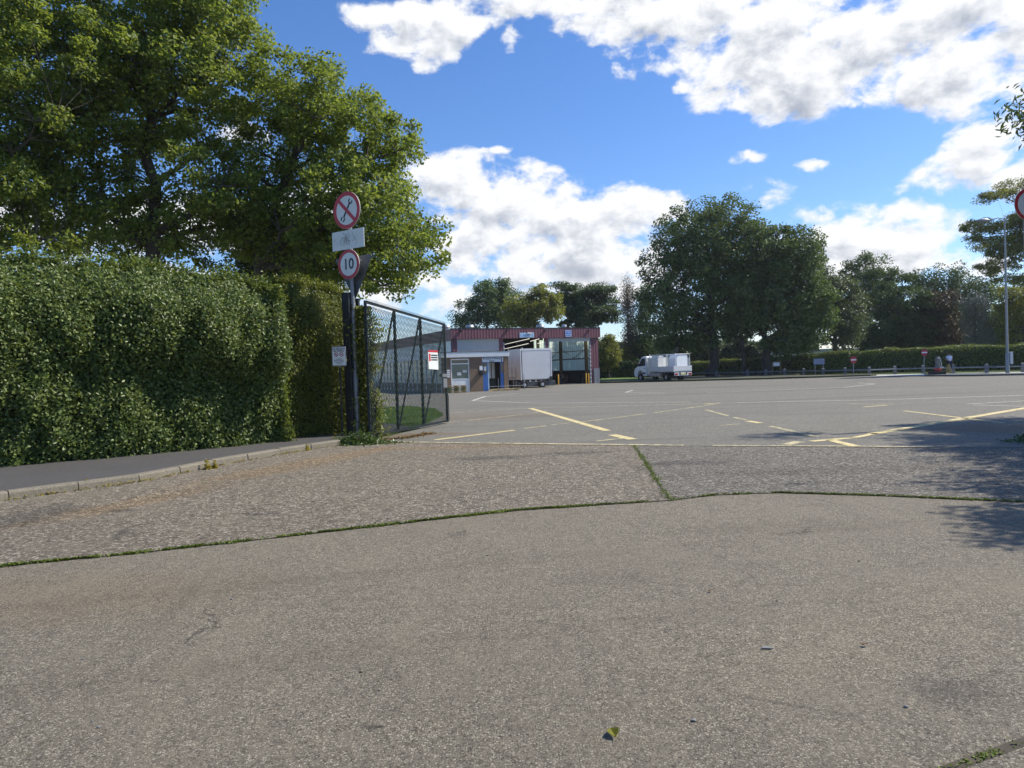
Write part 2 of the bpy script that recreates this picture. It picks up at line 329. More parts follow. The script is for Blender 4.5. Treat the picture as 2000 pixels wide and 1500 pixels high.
M['signwhite'] = plain('sign_white', (.62, .64, .62), .45, 0, var=.05, vscale=4)
M['signred'] = plain('sign_red', (.42, .018, .03), .45, 0, var=.08)
M['signblack'] = plain('sign_black', (.015, .02, .03), .5)
M['signgrey'] = plain('sign_back_grey', (.085, .09, .10), .5, .2, var=.1)
M['signblue'] = plain('sign_blue', (.04, .17, .55), .5)
M['signpaleblue'] = plain('sign_pale_blue', (.38, .53, .66), .5)
M['white'] = plain('white_paint', (.74, .75, .74), .45, 0, var=.05)
M['fascia'] = plain('white_fascia', (.62, .65, .67), .5, 0, var=.06)
M['offwhite'] = plain('grey_white_panel', (.68, .685, .67), .55, 0, var=.06, vscale=1)
M['cream'] = plain('cream_panel', (.78, .755, .68), .5, 0, var=.06, vscale=1.2)
M['boxgrey'] = plain('pale_grey_panel', (.60, .605, .61), .5, 0, var=.04, vscale=.8)
M['truckwhite'] = plain('truck_white_paint', (.82, .84, .87), .25, 0, var=.03)
M['alu'] = plain('aluminium', (.45, .46, .47), .4, .5, var=.08)
M['rubber'] = plain('tyre_rubber', (.018, .018, .02), .85)
M['glassdark'] = plain('dark_window_glass', (.02, .025, .03), .08, 0, spec=.8)
M['greenglass'] = plain('green_tinted_glass', (.06, .10, .10), .12, 0, spec=.8)
M['blue'] = plain('blue_door_paint', (.03, .12, .38), .45, 0, var=.15)
M['wood'] = plain('pallet_wood', (.33, .25, .13), .85, var=.3, vscale=8)
M['woodgreen'] = plain('mossy_pallet_wood', (.20, .23, .06), .9, var=.3, vscale=8)
M['orange'] = plain('ochre_plastic', (.42, .22, .04), .6)
M['redplastic'] = plain('red_plastic', (.5, .04, .03), .5)
M['taillight'] = plain('red_lamp_lens', (.3, .012, .01), .2)
M['concretepost'] = plain('post_concrete', (.17, .17, .17), .85, var=.2, bump=.3)
M['skin'] = plain('skin', (.32, .18, .12), .6)
M['shirt'] = plain('white_shirt', (.70, .70, .82), .8)
M['trouser'] = plain('dark_trousers', (.03, .025, .045), .85)
M['hair'] = plain('hair', (.03, .022, .018), .7)
M['rust'] = plain('dark_rust', (.06, .03, .018), .8)
M['darkint'] = plain('inside_wall', (.05, .05, .045), .9)
M['intfloor'] = plain('workshop_floor', (.16, .155, .145), .8)
M['colbrown'] = plain('brown_steel_column', (.18, .13, .07), .7)
M['tileroof'] = plain('far_roof', (.46, .46, .42), .8)
M['yellowpaint'] = plain('yellow_bollard_paint', (.6, .33, .03), .5)

def ribbed(name, col, pitch, axis=0, rough=.55, var=.1, trans=None):
    mt, nt, b = nmat(name); t = NT(nt)
    s = nt.nodes.new('ShaderNodeSeparateXYZ'); nt.links.new(t.co, s.inputs[0])
    w = t.m('SINE', t.m('MULTIPLY', s.outputs[axis], 2*math.pi/pitch))
    n = t.noise(1.5, 6, .65, vec=t.mul(t.co, (1, 1, .3)))
    c = t.mix(t.mr(n, .3, .7), tuple(x*(1-var) for x in col), tuple(x*(1+var) for x in col))
    c = t.mix(t.mr(w, .55, .95, 0, .3), c, tuple(x*.55 for x in col))
    nt.links.new(c, b.inputs['Base Color']); b.inputs['Roughness'].default_value = rough
    t.bump(b, t.mr(w, -.4, .6), 1.0, .035)
    if trans:
        tr = nt.nodes.new('ShaderNodeBsdfTranslucent'); nt.links.new(t.mix(t.mr(w, .55, .95, 0, .6), trans, tuple(x*.35 for x in trans)), tr.inputs[0])
        ms = nt.nodes.new('ShaderNodeMixShader'); ms.inputs[0].default_value = .75
        nt.links.new(b.outputs[0], ms.inputs[1]); nt.links.new(tr.outputs[0], ms.inputs[2]); nt.links.new(ms.outputs[0], nt.nodes['Material Output'].inputs[0])
    return mt
M['maroon'] = ribbed('maroon_ribbed_cladding', (.145, .05, .066), .30, 0, var=.15)
M['maroon_side'] = ribbed('maroon_side_cladding', (.13, .05, .055), .30, 1, var=.15)
M['rollerwhite'] = ribbed('roller_shutter', (.60, .60, .57), .11, 2, var=.04)
M['rollergrey'] = ribbed('grey_roller_housing', (.33, .37, .39), .4, 2, var=.06)
M['greysheet'] = ribbed('grey_ribbed_sheet', (.20, .21, .24), .16, 0, var=.1)
M['translucent'] = ribbed('translucent_corrugated_sheet', (.6, .68, .62), .42, 1, var=.1, trans=(.92, 1.0, .93))
def brickmat():
    mt, nt, b = nmat('brown_brick'); t = NT(nt)
    mp = nt.nodes.new('ShaderNodeMapping'); mp.inputs['Rotation'].default_value = (R(90), 0, 0); nt.links.new(t.co, mp.inputs[0])
    n = nt.nodes.new('ShaderNodeTexBrick'); nt.links.new(mp.outputs[0], n.inputs[0]); n.inputs['Scale'].default_value = 4.4
    n.inputs['Color1'].default_value = (.20, .125, .075, 1); n.inputs['Color2'].default_value = (.12, .075, .055, 1); n.inputs['Mortar'].default_value = (.20, .17, .14, 1)
    n.inputs['Mortar Size'].default_value = .018
    c = t.mix(t.mr(t.noise(.7, 5), .35, .65, 0, .45), n.outputs[0], (.24, .16, .09))
    nt.links.new(c, b.inputs['Base Color']); b.inputs['Roughness'].default_value = .85; return mt
M['brick'] = brickmat()

# ------------------------------------------------------------------ building helpers
def tag(o, label=None, cat=None, group=None, kind=None):
    if label: o['label'] = label
    if cat: o['category'] = cat
    if group: o['group'] = group
    if kind: o['kind'] = kind
    return o
def empty(name, loc, rz, label, cat, group=None):
    o = bpy.data.objects.new(name, None); COL.objects.link(o); o.location = loc; o.rotation_euler = (0, 0, rz)
    o.empty_display_size = .2
    return tag(o, label, cat, group)
def linkmesh(name, me, mats, parent=None, smooth=False):
    o = bpy.data.objects.new(name, me); COL.objects.link(o); o.parent = parent
    for mt in (mats if isinstance(mats, (list, tuple)) else [mats]): me.materials.append(mt)
    if smooth: me.shade_smooth()
    return o
SPLIT = {'bracket', 'rail', 'shutter_guide', 'hinge', 'inside_column', 'strip_light', 'roof_beam', 'marker_lamp', 'chassis_beam', 'tail_light', 'curtain', 'door_glass', 'rail_post', 'leg', 'window_mullion', 'side_mullion', 'stem', 'paper_notice', 'blue_door_panel', 'deck_board', 'base_board', 'block', 'bed_post', 'side_board', 'chassis', 'clip', 'drop_bolt', 'latch_box', 'prohibition_symbol', 'cigarette_symbol', 'door_trim', 'brick_wall', 'side_rail', 'locker_seam', 'guard_rail', 'red_heading', 'text_line', 'ladder_rack', 'lift_arm', 'rim_', 'fascia', 'flat_roof', 'black_border', 'pale_arm'}
class MB:
    def __init__(s): s.v = []; s.f = []; s.mi = []; s.ch = []
    def add(s, vs, fs, mi=0):
        s.ch.append((len(s.v), len(s.f))); n = len(s.v); s.v += [tuple(v) for v in vs]; s.f += [tuple(i+n for i in f) for f in fs]; s.mi += [mi]*len(fs); return s
    def box(s, x0, x1, y0, y1, z0, z1, mi=0):
        return s.add([(x0,y0,z0),(x1,y0,z0),(x1,y1,z0),(x0,y1,z0),(x0,y0,z1),(x1,y0,z1),(x1,y1,z1),(x0,y1,z1)],
                     [(0,3,2,1),(4,5,6,7),(0,1,5,4),(1,2,6,5),(2,3,7,6),(3,0,4,7)], mi)
    def tube(s, pts, rad, n=8, cap=True, mi=0):
        pts = [Vector(p) for p in pts]
        if isinstance(rad, (int, float)): rad = [rad]*len(pts)
        vs = []; fs = []; prev = None
        for i, p in enumerate(pts):
            d = (pts[min(i+1, len(pts)-1)] - pts[max(i-1, 0)]).normalized()
            a = prev if prev is not None else (Vector((1, 0, 0)) if abs(d.x) < .8 else Vector((0, 1, 0)))
            a = (a - d*a.dot(d)).normalized(); b = d.cross(a); prev = a
            for k in range(n):
                t = 2*math.pi*k/n; vs.append(p + (a*math.cos(t) + b*math.sin(t))*rad[i])
        for i in range(len(pts)-1):
            for k in range(n):
                k2 = (k+1) % n; fs.append((i*n+k, i*n+k2, (i+1)*n+k2, (i+1)*n+k))
        if cap: fs.append(tuple(range(n-1, -1, -1))); fs.append(tuple((len(pts)-1)*n+k for k in range(n)))
        return s.add(vs, fs, mi)
    def prism(s, poly, y0, y1, mi=0):
        """polygon in x,z (counter-clockwise seen from -y) between y0 and y1"""
        n = len(poly); vs = [(x, y0, z) for x, z in poly] + [(x, y1, z) for x, z in poly]
        fs = [tuple(range(n)), tuple(range(2*n-1, n-1, -1))] + [(i, i+n, (i+1) % n+n, (i+1) % n) for i in range(n)]
        return s.add(vs, fs, mi)
    def slab(s, poly, z0, z1, mi=0):
        n = len(poly); vs = [(x, y, z0) for x, y in poly] + [(x, y, z1) for x, y in poly]
        fs = [tuple(range(n-1, -1, -1)), tuple(range(n, 2*n))] + [(i, (i+1) % n, (i+1) % n+n, i+n) for i in range(n)]
        return s.add(vs, fs, mi)
    def ring(s, cx, cz, r0, r1, y0, y1, n=40, mi=0):
        vs = []; fs = []
        for k in range(n):
            c, q = math.cos(2*math.pi*k/n), math.sin(2*math.pi*k/n)
            vs += [(cx+r0*c, y0, cz+r0*q), (cx+r1*c, y0, cz+r1*q), (cx+r0*c, y1, cz+r0*q), (cx+r1*c, y1, cz+r1*q)]
        for k in range(n):
            a = 4*k; b = 4*((k+1) % n)
            fs += [(a, a+1, b+1, b), (a+2, b+2, b+3, a+3), (a+1, a+3, b+3, b+1), (a, b, b+2, a+2)]
        return s.add(vs, fs, mi)
    def disc(s, cx, cz, r, y0, y1, n=40, mi=0):
        return s.prism([(cx+r*math.cos(2*math.pi*k/n), cz+r*math.sin(2*math.pi*k/n)) for k in range(n)], y0, y1, mi)
    def build(s, name, mats, parent=None, smooth=False, bevel=0, fix=True):
        if name in SPLIT and len(s.ch) > 1:
            for k, (v0, f0) in enumerate(s.ch):
                v1, f1 = s.ch[k+1] if k+1 < len(s.ch) else (len(s.v), len(s.f))
                q = MB(); q.v = s.v[v0:v1]; q.f = [tuple(i-v0 for i in f) for f in s.f[f0:f1]]; q.mi = s.mi[f0:f1]
                o = q.build(name, mats, parent, smooth, bevel, fix)
            return o
        me = bpy.data.meshes.new(name); me.from_pydata(s.v, [], s.f)
        o = linkmesh(name, me, mats, parent)
        if len(set(s.mi)) > 1: me.polygons.foreach_set('material_index', s.mi)
        if fix:
            bm = bmesh.new(); bm.from_mesh(me); bmesh.ops.recalc_face_normals(bm, faces=bm.faces); bm.to_mesh(me); bm.free()
        if smooth:
            me.shade_smooth()
            me.set_sharp_from_angle(angle=R(40))
        if bevel:
            b = o.modifiers.new('bevel', 'BEVEL'); b.width = bevel; b.segments = 2; b.limit_method = 'ANGLE'
        return o
_tc = {}
def text(name, body, size, mat, parent, loc, depth=.002, align='CENTER', bold=0, sx=1.0):
    """raised lettering in the local x,z plane, facing -y"""
    cu = bpy.data.curves.new(name, 'FONT'); cu.body = body; cu.size = size; cu.extrude = depth; cu.align_x = align; cu.align_y = 'CENTER'; cu.offset = bold
    cu.resolution_u = 3
    tmp = bpy.data.objects.new(name, cu); COL.objects.link(tmp)
    dg = bpy.context.evaluated_depsgraph_get(); me = bpy.data.meshes.new_from_object(tmp.evaluated_get(dg))
    bpy.data.objects.remove(tmp)
    me.transform(Matrix.Translation(loc) @ Matrix.Rotation(R(90), 4, 'X') @ Matrix.Diagonal((sx, 1, 1, 1)))
    me.materials.clear()
    return linkmesh(name, me, mat, parent)

# ------------------------------------------------------------------ setting: ground
def sheet(name, pts, z, mat, label=None):
    me = bpy.data.meshes.new(name); me.from_pydata([(p[0], p[1], z) for p in pts], [], [tuple(range(len(pts)))])
    bm = bmesh.new(); bm.from_mesh(me); bmesh.ops.recalc_face_normals(bm, faces=bm.faces)
    for f in bm.faces:
        if f.normal.z < 0: f.normal_flip()
    bmesh.ops.triangulate(bm, faces=bm.faces); bm.to_mesh(me); bm.free()
    o = linkmesh(name, me, mat); o['kind'] = 'structure'; return o
def gl(*pp): return [G(a, b) for a, b in pp]
sheet('ground', [(-200, -50), (200, -50), (200, 320), (-200, 320)], -.06, M['ground'])
sheet('road', [(-30, -8), (40, -8), (40, 20), (-30, 20)], 0, M['road'])
apL = gl((0, 1107), (240, 1084), (590, 1045), (1000, 998), (1310, 978))
apR = gl((1310, 978), (1400, 967), (1520, 963), (1700, 968), (2000, 981))
farL, farM, farR = G(740, 864), G(1238, 871), G(2000, 875)
d0 = (apL[0]-apL[2]).normalized()
sheet('apron', [apL[0]+d0*12] + apL + [farM, farL, farL+Vector((-14, 0, 0))], .004, M['apron'])
dR = (farR-farM).normalized()
sheet('apron_slab', apR + [apR[-1]+dR*25, farR+dR*25, farR, farM], .004, M['apron2'])
yl = [farL+Vector((-14, -.1, 0)), farL, farM, farR, farR+dR*30]
fr = [G(2300, 725), G(2000, 731.5), G(1805, 735.5), G(1712, 734.3), G(1500, 741), G(1172, 749)]
sheet('yard', yl + [Vector((70, 60, 0))] + fr + [Vector((9, 120, 0)), Vector((-60, 120, 0)), Vector((-60, 20, 0))], .008, M['yard'])
sheet('far_road', gl((1530, 738.3), (1712, 734.3), (1805, 734), (2000, 731.0), (2300, 724), (2300, 718), (2000, 726.5), (1800, 730.6), (1650, 733.2), (1530, 735.8)), .012, M['palepath'])
# lawn behind the gate
sheet('lawn', gl((700, 848), (735, 799), (800, 795), (850, 800), (866, 812), (815, 838), (760, 852)), .02, plain('lawn_turf', (.045, .12, .025), .95, var=.3, vscale=2, bump=.7))
lp = gl((700, 848), (735, 799), (800, 795), (850, 800), (866, 812), (815, 838), (760, 852)); rl_ = np.random.default_rng(3); Pl = []
for k in range(1, len(lp)-1):
    a_, b2_, c_ = (np.array(q_[:]) for q_ in (lp[0], lp[k], lp[k+1])); n_ = int(np.linalg.norm(np.cross(b2_-a_, c_-a_))/2*420); u_ = rl_.random((n_, 1)); v_ = rl_.random((n_, 1)); f_ = (u_+v_) > 1; u_ = np.where(f_, 1-u_, u_); v_ = np.where(f_, 1-v_, v_)
    Pl.append(a_+(b2_-a_)*u_+(c_-a_)*v_)
Pl = np.concatenate(Pl); LAWN = Pl
# verge with dark soil and a kerb edge
vg = MB(); vp = [tuple(p.xy) for p in gl((1176, 748.2), (1340, 744.4), (1500, 740.4), (1700, 734.6), (1712, 733.9), (1700, 733.2), (1530, 735.3))]
vg.slab(vp + [(35, 84), (10, 90)], 0, .13); o = vg.build('verge', plain('verge_soil', (.05, .055, .025), .95, var=.5, vscale=.4, bump=.7)); o['kind'] = 'structure'
sheet('grass_strip', gl((1174, 745.5), (1262, 743.5), (1262, 739.5), (1174, 741)), .15, plain('bright_turf', (.12, .20, .03), .95, var=.3, vscale=1, bump=.6))
vg = MB(); vg.slab([tuple(p.xy) for p in gl((1806, 735.6), (1900, 735.2), (2000, 733.2), (2200, 728.5), (2200, 725.6), (2000, 731.2), (1900, 733.2), (1815, 734.0))], 0, .14)
o = vg.build('traffic_island', plain('island_kerb', (.10, .10, .095), .9)); o['kind'] = 'structure'

# painted markings
def strip(mb, a, b, w, z=.013):
    a = G(*a); b = G(*b); d = (b-a); n = Vector((-d.y, d.x, 0)).normalized()*w/2
    k = max(1, int(d.length/1.5)); 
    mb.add([(a-n).xy[:]+(z,), (b-n).xy[:]+(z,), (b+n).xy[:]+(z,), (a+n).xy[:]+(z,)], [(0, 1, 2, 3)])
ym = MB()
for a, b, w in [((1036,798),(1186,842),.22),((1196,850),(1236,859),.24),((850,860),(1005,841),.17),((1585,863),(1665,856),.2),((1665,856.6),(1712,847),.15),((1702,848.5),(2060,788),.24),
                ((1620,860),(1672,873),.2),((1460,823),(1485,827),.2),((1686,795.5),(1732,792),.16),((1765,803),(1960,827),.12),((1378,790),(1406,787.5),.16)]:
    strip(ym, a, b, w, .0135)
o = ym.build('yellow_marking', M['yellow'], fix=False); o['kind'] = 'structure'
ym = MB()
for a, b, w in [((1024,838),(1066,832.5),.15),((1075,831),(1116,826.6),.1),((1140,824.5),(1262,809),.13),((1278,807),(1395,790.5),.13),((877,807),(1035,798),.13),((1040,797.6),(1440,787.4),.12),
                ((855,828),(895,824),.1),((913,822),(1020,810.5),.12),((1035,808),(1070,803),.1),((1378,801),(1422,813),.14),((1433,816),(1456,821),.13),((1503,833),(1594,854),.13),((1408,832),(1444,829),.1),((1165,863),(1226,856),.12),
                ((745,863.7),(1000,867.4),.13),((1000,867.4),(1335,871.0),.18),((1392,871.4),(1600,872.6),.13),((1600,872.6),(1822,874.2),.13),((1655,789.5),(1765,790.5),.12),((1535,870),(1562,864),.25)]:
    strip(ym, a, b, w, .0165)
o = ym.build('worn_yellow_marking', M['yellow_worn'], fix=False); o['kind'] = 'structure'
ym = MB()
for a, b, w in [((1440,787.2),(1700,782),.14),((1700,782),(2060,771),.14),((923,783),(948,775),.16),((948,775),(1010,769),.12),((923,783),(1040,788),.12),((1040,788),(1350,786),.1),((1222,767),(1236,762.5),.14),((1222,767),(1300,768.5),.1),
                ((1676,748),(1708,750.5),.14),((1708,750.5),(1650,757),.14),((1650,757),(1380,768),.1),((1890,790),(2040,782),.12),((1900,792),(2040,796),.1)]:
    strip(ym, a, b, w, .0195)
o = ym.build('white_marking', M['white_mark'], fix=False); o['kind'] = 'structure'

# pavement and kerb on the left
KH = .13
kp = [G(-300, 1030), G(0, 980), G(130, 962), G(300, 938), G(400, 915), G(520, 893), G(652, 872), G(700, 866)]
def polyN(pts):
    out = []
    for i, p in enumerate(pts):
        d = (pts[min(i+1, len(pts)-1)]-pts[max(i-1, 0)]).normalized(); out.append(Vector((-d.y, d.x, 0)))
    return out
kn = polyN(kp); kin = [p+n*.15 for p, n in zip(kp, kn)]
# resample the kerb into stones
def walk(pts, step):
    out = [pts[0].copy()]; acc = 0
    for a, b in zip(pts, pts[1:]):
        L = (b-a).length; t = step-acc
        while t <= L: out.append(a.lerp(b, t/L)); t += step
        acc = (acc+L) % step
    return out
ks = walk(kp, .92); mb = MB()
for i, (a, b) in enumerate(zip(ks, ks[1:])):
    d = (b-a).normalized(); n = Vector((-d.y, d.x, 0)); a2 = a+d*.008; b2 = b-d*.008; h = KH+.008+random.uniform(-.006, .006)
    jit = random.uniform(-.008, .008)
    prof = [(0+jit, -.02), (.006+jit, h-.035), (.025+jit, h-.008), (.045+jit, h), (.148, h), (.148, -.02)]
    vs = [tuple((a2+n*x).xy)+(z,) for x, z in prof] + [tuple((b2+n*x).xy)+(z,) for x, z in prof]; k = len(prof)
    mb.add(vs, [tuple(range(k)), tuple(range(2*k-1, k-1, -1))]+[(j, (j+1) % k, (j+1) % k+k, j+k) for j in range(k)])
o = mb.build('kerb', M['kerb']); o['kind'] = 'structure'
mb = MB(); back = [p+n*4.5 for p, n in zip(kin, kn)]
mb.slab([tuple(p.xy) for p in kin] + [(-3.0, 20.4), (-5, 24)] + [tuple(p.xy) for p in reversed(back[:-1])], .0, KH)
o = mb.build('pavement', M['pave']); o['kind'] = 'structure'
# near right kerb edge with a mossy joint
ka, kb = G(1800, 1512), G(2040, 1427); kd = (kb-ka).normalized(); kq = Vector((kd.y, -kd.x, 0))
mb = MB(); a2 = ka-kd*3; b2 = kb+kd*3
mb.slab([tuple(p.xy) for p in (a2+kq*.06, b2+kq*.06, b2+kq*3, a2+kq*3)], -.01, .012); o = mb.build('near_pavement', M['road']); o['kind'] = 'structure'
mb = MB(); mb.slab([tuple(p.xy) for p in (a2, b2, b2+kq*.06, a2+kq*.06)], -.01, .0055); o = mb.build('joint', M['soil']); o['kind'] = 'structure'

# ------------------------------------------------------------------ foliage helpers
rng = np.random.default_rng(11)
def unit(a): return a/np.maximum(np.linalg.norm(a, axis=1, keepdims=True), 1e-6)
def leaves(name, P, N, size, mat, parent=None, aspect=.62, fold=.22, label=None, cat=None, seed=0):
    r = np.random.default_rng(seed+5); n = len(P); N = unit(N)
    T = r.normal(size=(n, 3)); T = unit(T-N*(T*N).sum(1, keepdims=True)); B = np.cross(N, T)
    s = (np.ones(n)*size if np.isscalar(size) else size)*r.uniform(.65, 1.35, n); s = s[:, None]
    w = aspect*s*.5
    V = np.empty((n, 4, 3)); V[:, 0] = P-T*s*.5; V[:, 1] = P+B*w+N*s*fold*.5; V[:, 2] = P+T*s*.5-N*s*fold*.3; V[:, 3] = P-B*w+N*s*fold*.5
    me = bpy.data.meshes.new(name); me.vertices.add(4*n); me.vertices.foreach_set('co', V.ravel())
    b = (np.arange(n)*4)[:, None]; L = np.concatenate([b+0, b+1, b+2, b+0, b+2, b+3], 1).ravel().astype(np.int32)
    me.loops.add(6*n); me.loops.foreach_set('vertex_index', L)
    me.polygons.add(2*n); me.polygons.foreach_set('loop_start', np.arange(0, 6*n, 3, dtype=np.int32))
    me.update(calc_edges=True)
    o = linkmesh(name, me, mat, parent); tag(o, label, cat); return o
def lump(P, seed, freq=1.0, octv=3):
    r = np.random.default_rng(seed); out = np.zeros(len(P)); amp = 1
    for k in range(octv):
        for j in range(6):
            w = r.normal(size=3)*freq*(1.9**k); out += amp*np.sin(P@w + r.uniform(0, 6.28))/6*1.6
        amp *= .6
    return out

def tree(name, label, base, ells, trunk_r, ncl, nleaf, lsize, cr, leaf, seed, bark='bark', flat=.75, shell=.45, up=.6, fork=.35, group=None, droop=0, core=None, nlimb=11, aspect=.62, cat='tree', twigs=3, lean=(0, 0), keep=None, topz=None):
    r = np.random.default_rng(seed); base = Vector(base)
    root = empty(name, base, 0, label, cat, group)
    E = np.array(ells, float); E[:, :3] -= np.array(base)
    vol = E[:, 3]*E[:, 4]*E[:, 5]; C = []
    tries = 0
    md = (vol.sum()*4.2/ncl)**(1/3)*.55
    while len(C) < ncl and tries < ncl*40:
        tries += 1; e = E[r.choice(len(E), p=vol/vol.sum())]
        d = r.normal(size=3); d /= np.linalg.norm(d); c = e[:3]+d*e[3:]*(r.random()**shell)*(1-.18*r.random())
        if C and np.min(np.linalg.norm(np.array(C)-c, axis=1)) < md*(1 if tries < ncl*20 else .6): continue
        if c[2] < cr*.5: continue
        C.append(c)
    C = np.array(C); cen = (E[:, :3]*vol[:, None]).sum(0)/vol.sum(); top = (E[:, 2]+E[:, 5]).max()
    # trunk and limbs
    mb = MB(); h1 = max(1.2, (E[:, 2]-E[:, 5]).min() + top*fork*.5)
    axis = [Vector((0, 0, -.1)), Vector((lean[0]*.3, lean[1]*.3, h1*.5)), Vector((lean[0], lean[1], h1)), Vector((cen[0]*.6+lean[0]*.4, cen[1]*.6+lean[1]*.4, (h1+top)*.5)), Vector((cen[0], cen[1], top*.93))]
    ax = []; 
    for i in range(len(axis)-1):
        for k in range(4): ax.append(axis[i].lerp(axis[i+1], k/4))
    ax.append(axis[-1])
    rr = [trunk_r*(1.25 if i == 0 else 1)*(1-.92*(i/(len(ax)-1))**1.15) for i in range(len(ax))]
    ax = [p+Vector(r.normal(size=3)*trunk_r*.25) if i else p for i, p in enumerate(ax)]
    mb.tube(ax, rr, 9)
    nodes = [(p, q) for p, q in zip(ax, rr) if p.z > h1*.75]
    # limbs by farthest sampling
    idx = [int(r.integers(len(C)))]
    while len(idx) < min(nlimb, len(C)):
        dm = np.min(np.linalg.norm(C[:, None]-C[idx][None], axis=2), axis=1); idx.append(int(dm.argmax()))
    nP = [p for p, q in nodes]; nR = [q for p, q in nodes]
    for i in idx:
        t = Vector(C[i]); best = min(range(len(nodes)), key=lambda j: (nodes[j][0]-t).length + max(0, nodes[j][0].z-(t.z-.35*(t-nodes[j][0]).xy.length))*3)
        p0, q0 = nodes[best]; pts = []
        for k in range(8):
            u = k/7; p = p0.lerp(t, u); p.z += math.sin(u*math.pi)*(t-p0).xy.length*.06
            p += Vector(r.normal(size=3))*(t-p0).length*.02*(0 if k in (0, 7) else 1); pts.append(p)
        q = [max(.012, q0*.55*(1-.85*k/7)) for k in range(8)]
        mb.tube(pts, q, 6, cap=False); nP += pts[1:]; nR += q[1:]
    nPa = np.array([tuple(p) for p in nP])
    for c in C:
        t = Vector(c); dd_ = np.linalg.norm(nPa-c, axis=1) + np.maximum(0, nPa[:, 2]-c[2]+.3)*1.5; j = int(dd_.argmin())
        p0 = nP[j]; q0 = min(nR[j]*.6, trunk_r*.14); mid = p0.lerp(t, .5)+Vector(r.normal(size=3))*(t-p0).length*.08
        mb.tube([p0, mid, t], [q0, q0*.6, max(.008, q0*.25)], 4, cap=False)
        for _ in range(twigs):
            dv = Vector(r.normal(size=3)).normalized()*cr*r.uniform(.6, 1.0); dv.z *= flat
            mb.tube([mid.lerp(t, .6), t+dv], [max(.006, q0*.22), .004], 3, cap=False)
    mb.build('trunk', M[bark], root, smooth=True, fix=False)
    # leaves
    n = nleaf; ci = r.integers(len(C), size=n); cs = (cr*r.uniform(.6, 1.25, len(C)))[ci][:, None]
    d = unit(r.normal(size=(n, 3))); off_ = d*(r.random((n, 1))**.45)*cs*np.array([1, 1, flat])
    off_[:, 2] -= droop*np.abs(r.normal(size=n))*cr
    P = C[ci]+off_
    outw = unit(P-cen); Nn = outw*.55+np.array([0, 0, up])+r.normal(size=(n, 3))*.75
    k_ = P[:, 2] > .25
    leaves('crown', P[k_], Nn[k_], lsize, M[leaf], root, aspect=aspect, seed=seed)
    return root

def icolump(name, c, rad, mat, parent, seed):
    bm = bmesh.new(); bmesh.ops.create_icosphere(bm, subdivisions=3, radius=1)
    P = np.array([v.co[:] for v in bm.verts]); l = lump(P*2, seed, 1.2)
    for v, q in zip(bm.verts, l): v.co = Vector((v.co.x*rad[0], v.co.y*rad[1], v.co.z*rad[2]))*(1+.22*q) + Vector(c)
    me = bpy.data.meshes.new(name); bm.to_mesh(me); bm.free(); return linkmesh(name, me, mat, parent, True)

def E_(px, py, Y, rx, ry, rd=None):
    """crown ellipsoid standing at depth Y, sized in real metres from its seen size"""
    p = D(px, py, Y); s = Y/FPX; return (p.x, p.y, p.z, rx*s, (rd*s if rd else (rx+ry)*.5*s), ry*s)
def base_at(px, Y): p = D(px, 740, Y); return (p.x, Y, 0)

LAWN[:, 2] = .05
o = leaves('lawn_grass', LAWN, np.array([.6, -.6, .35])+rng.normal(size=LAWN.shape)*.5, .09, leafmat('grass_blade', (.05, .10, .015), (.09, .18, .025), (.18, .26, .05), .3, .6), aspect=.25, seed=9); o['kind'] = 'stuff'
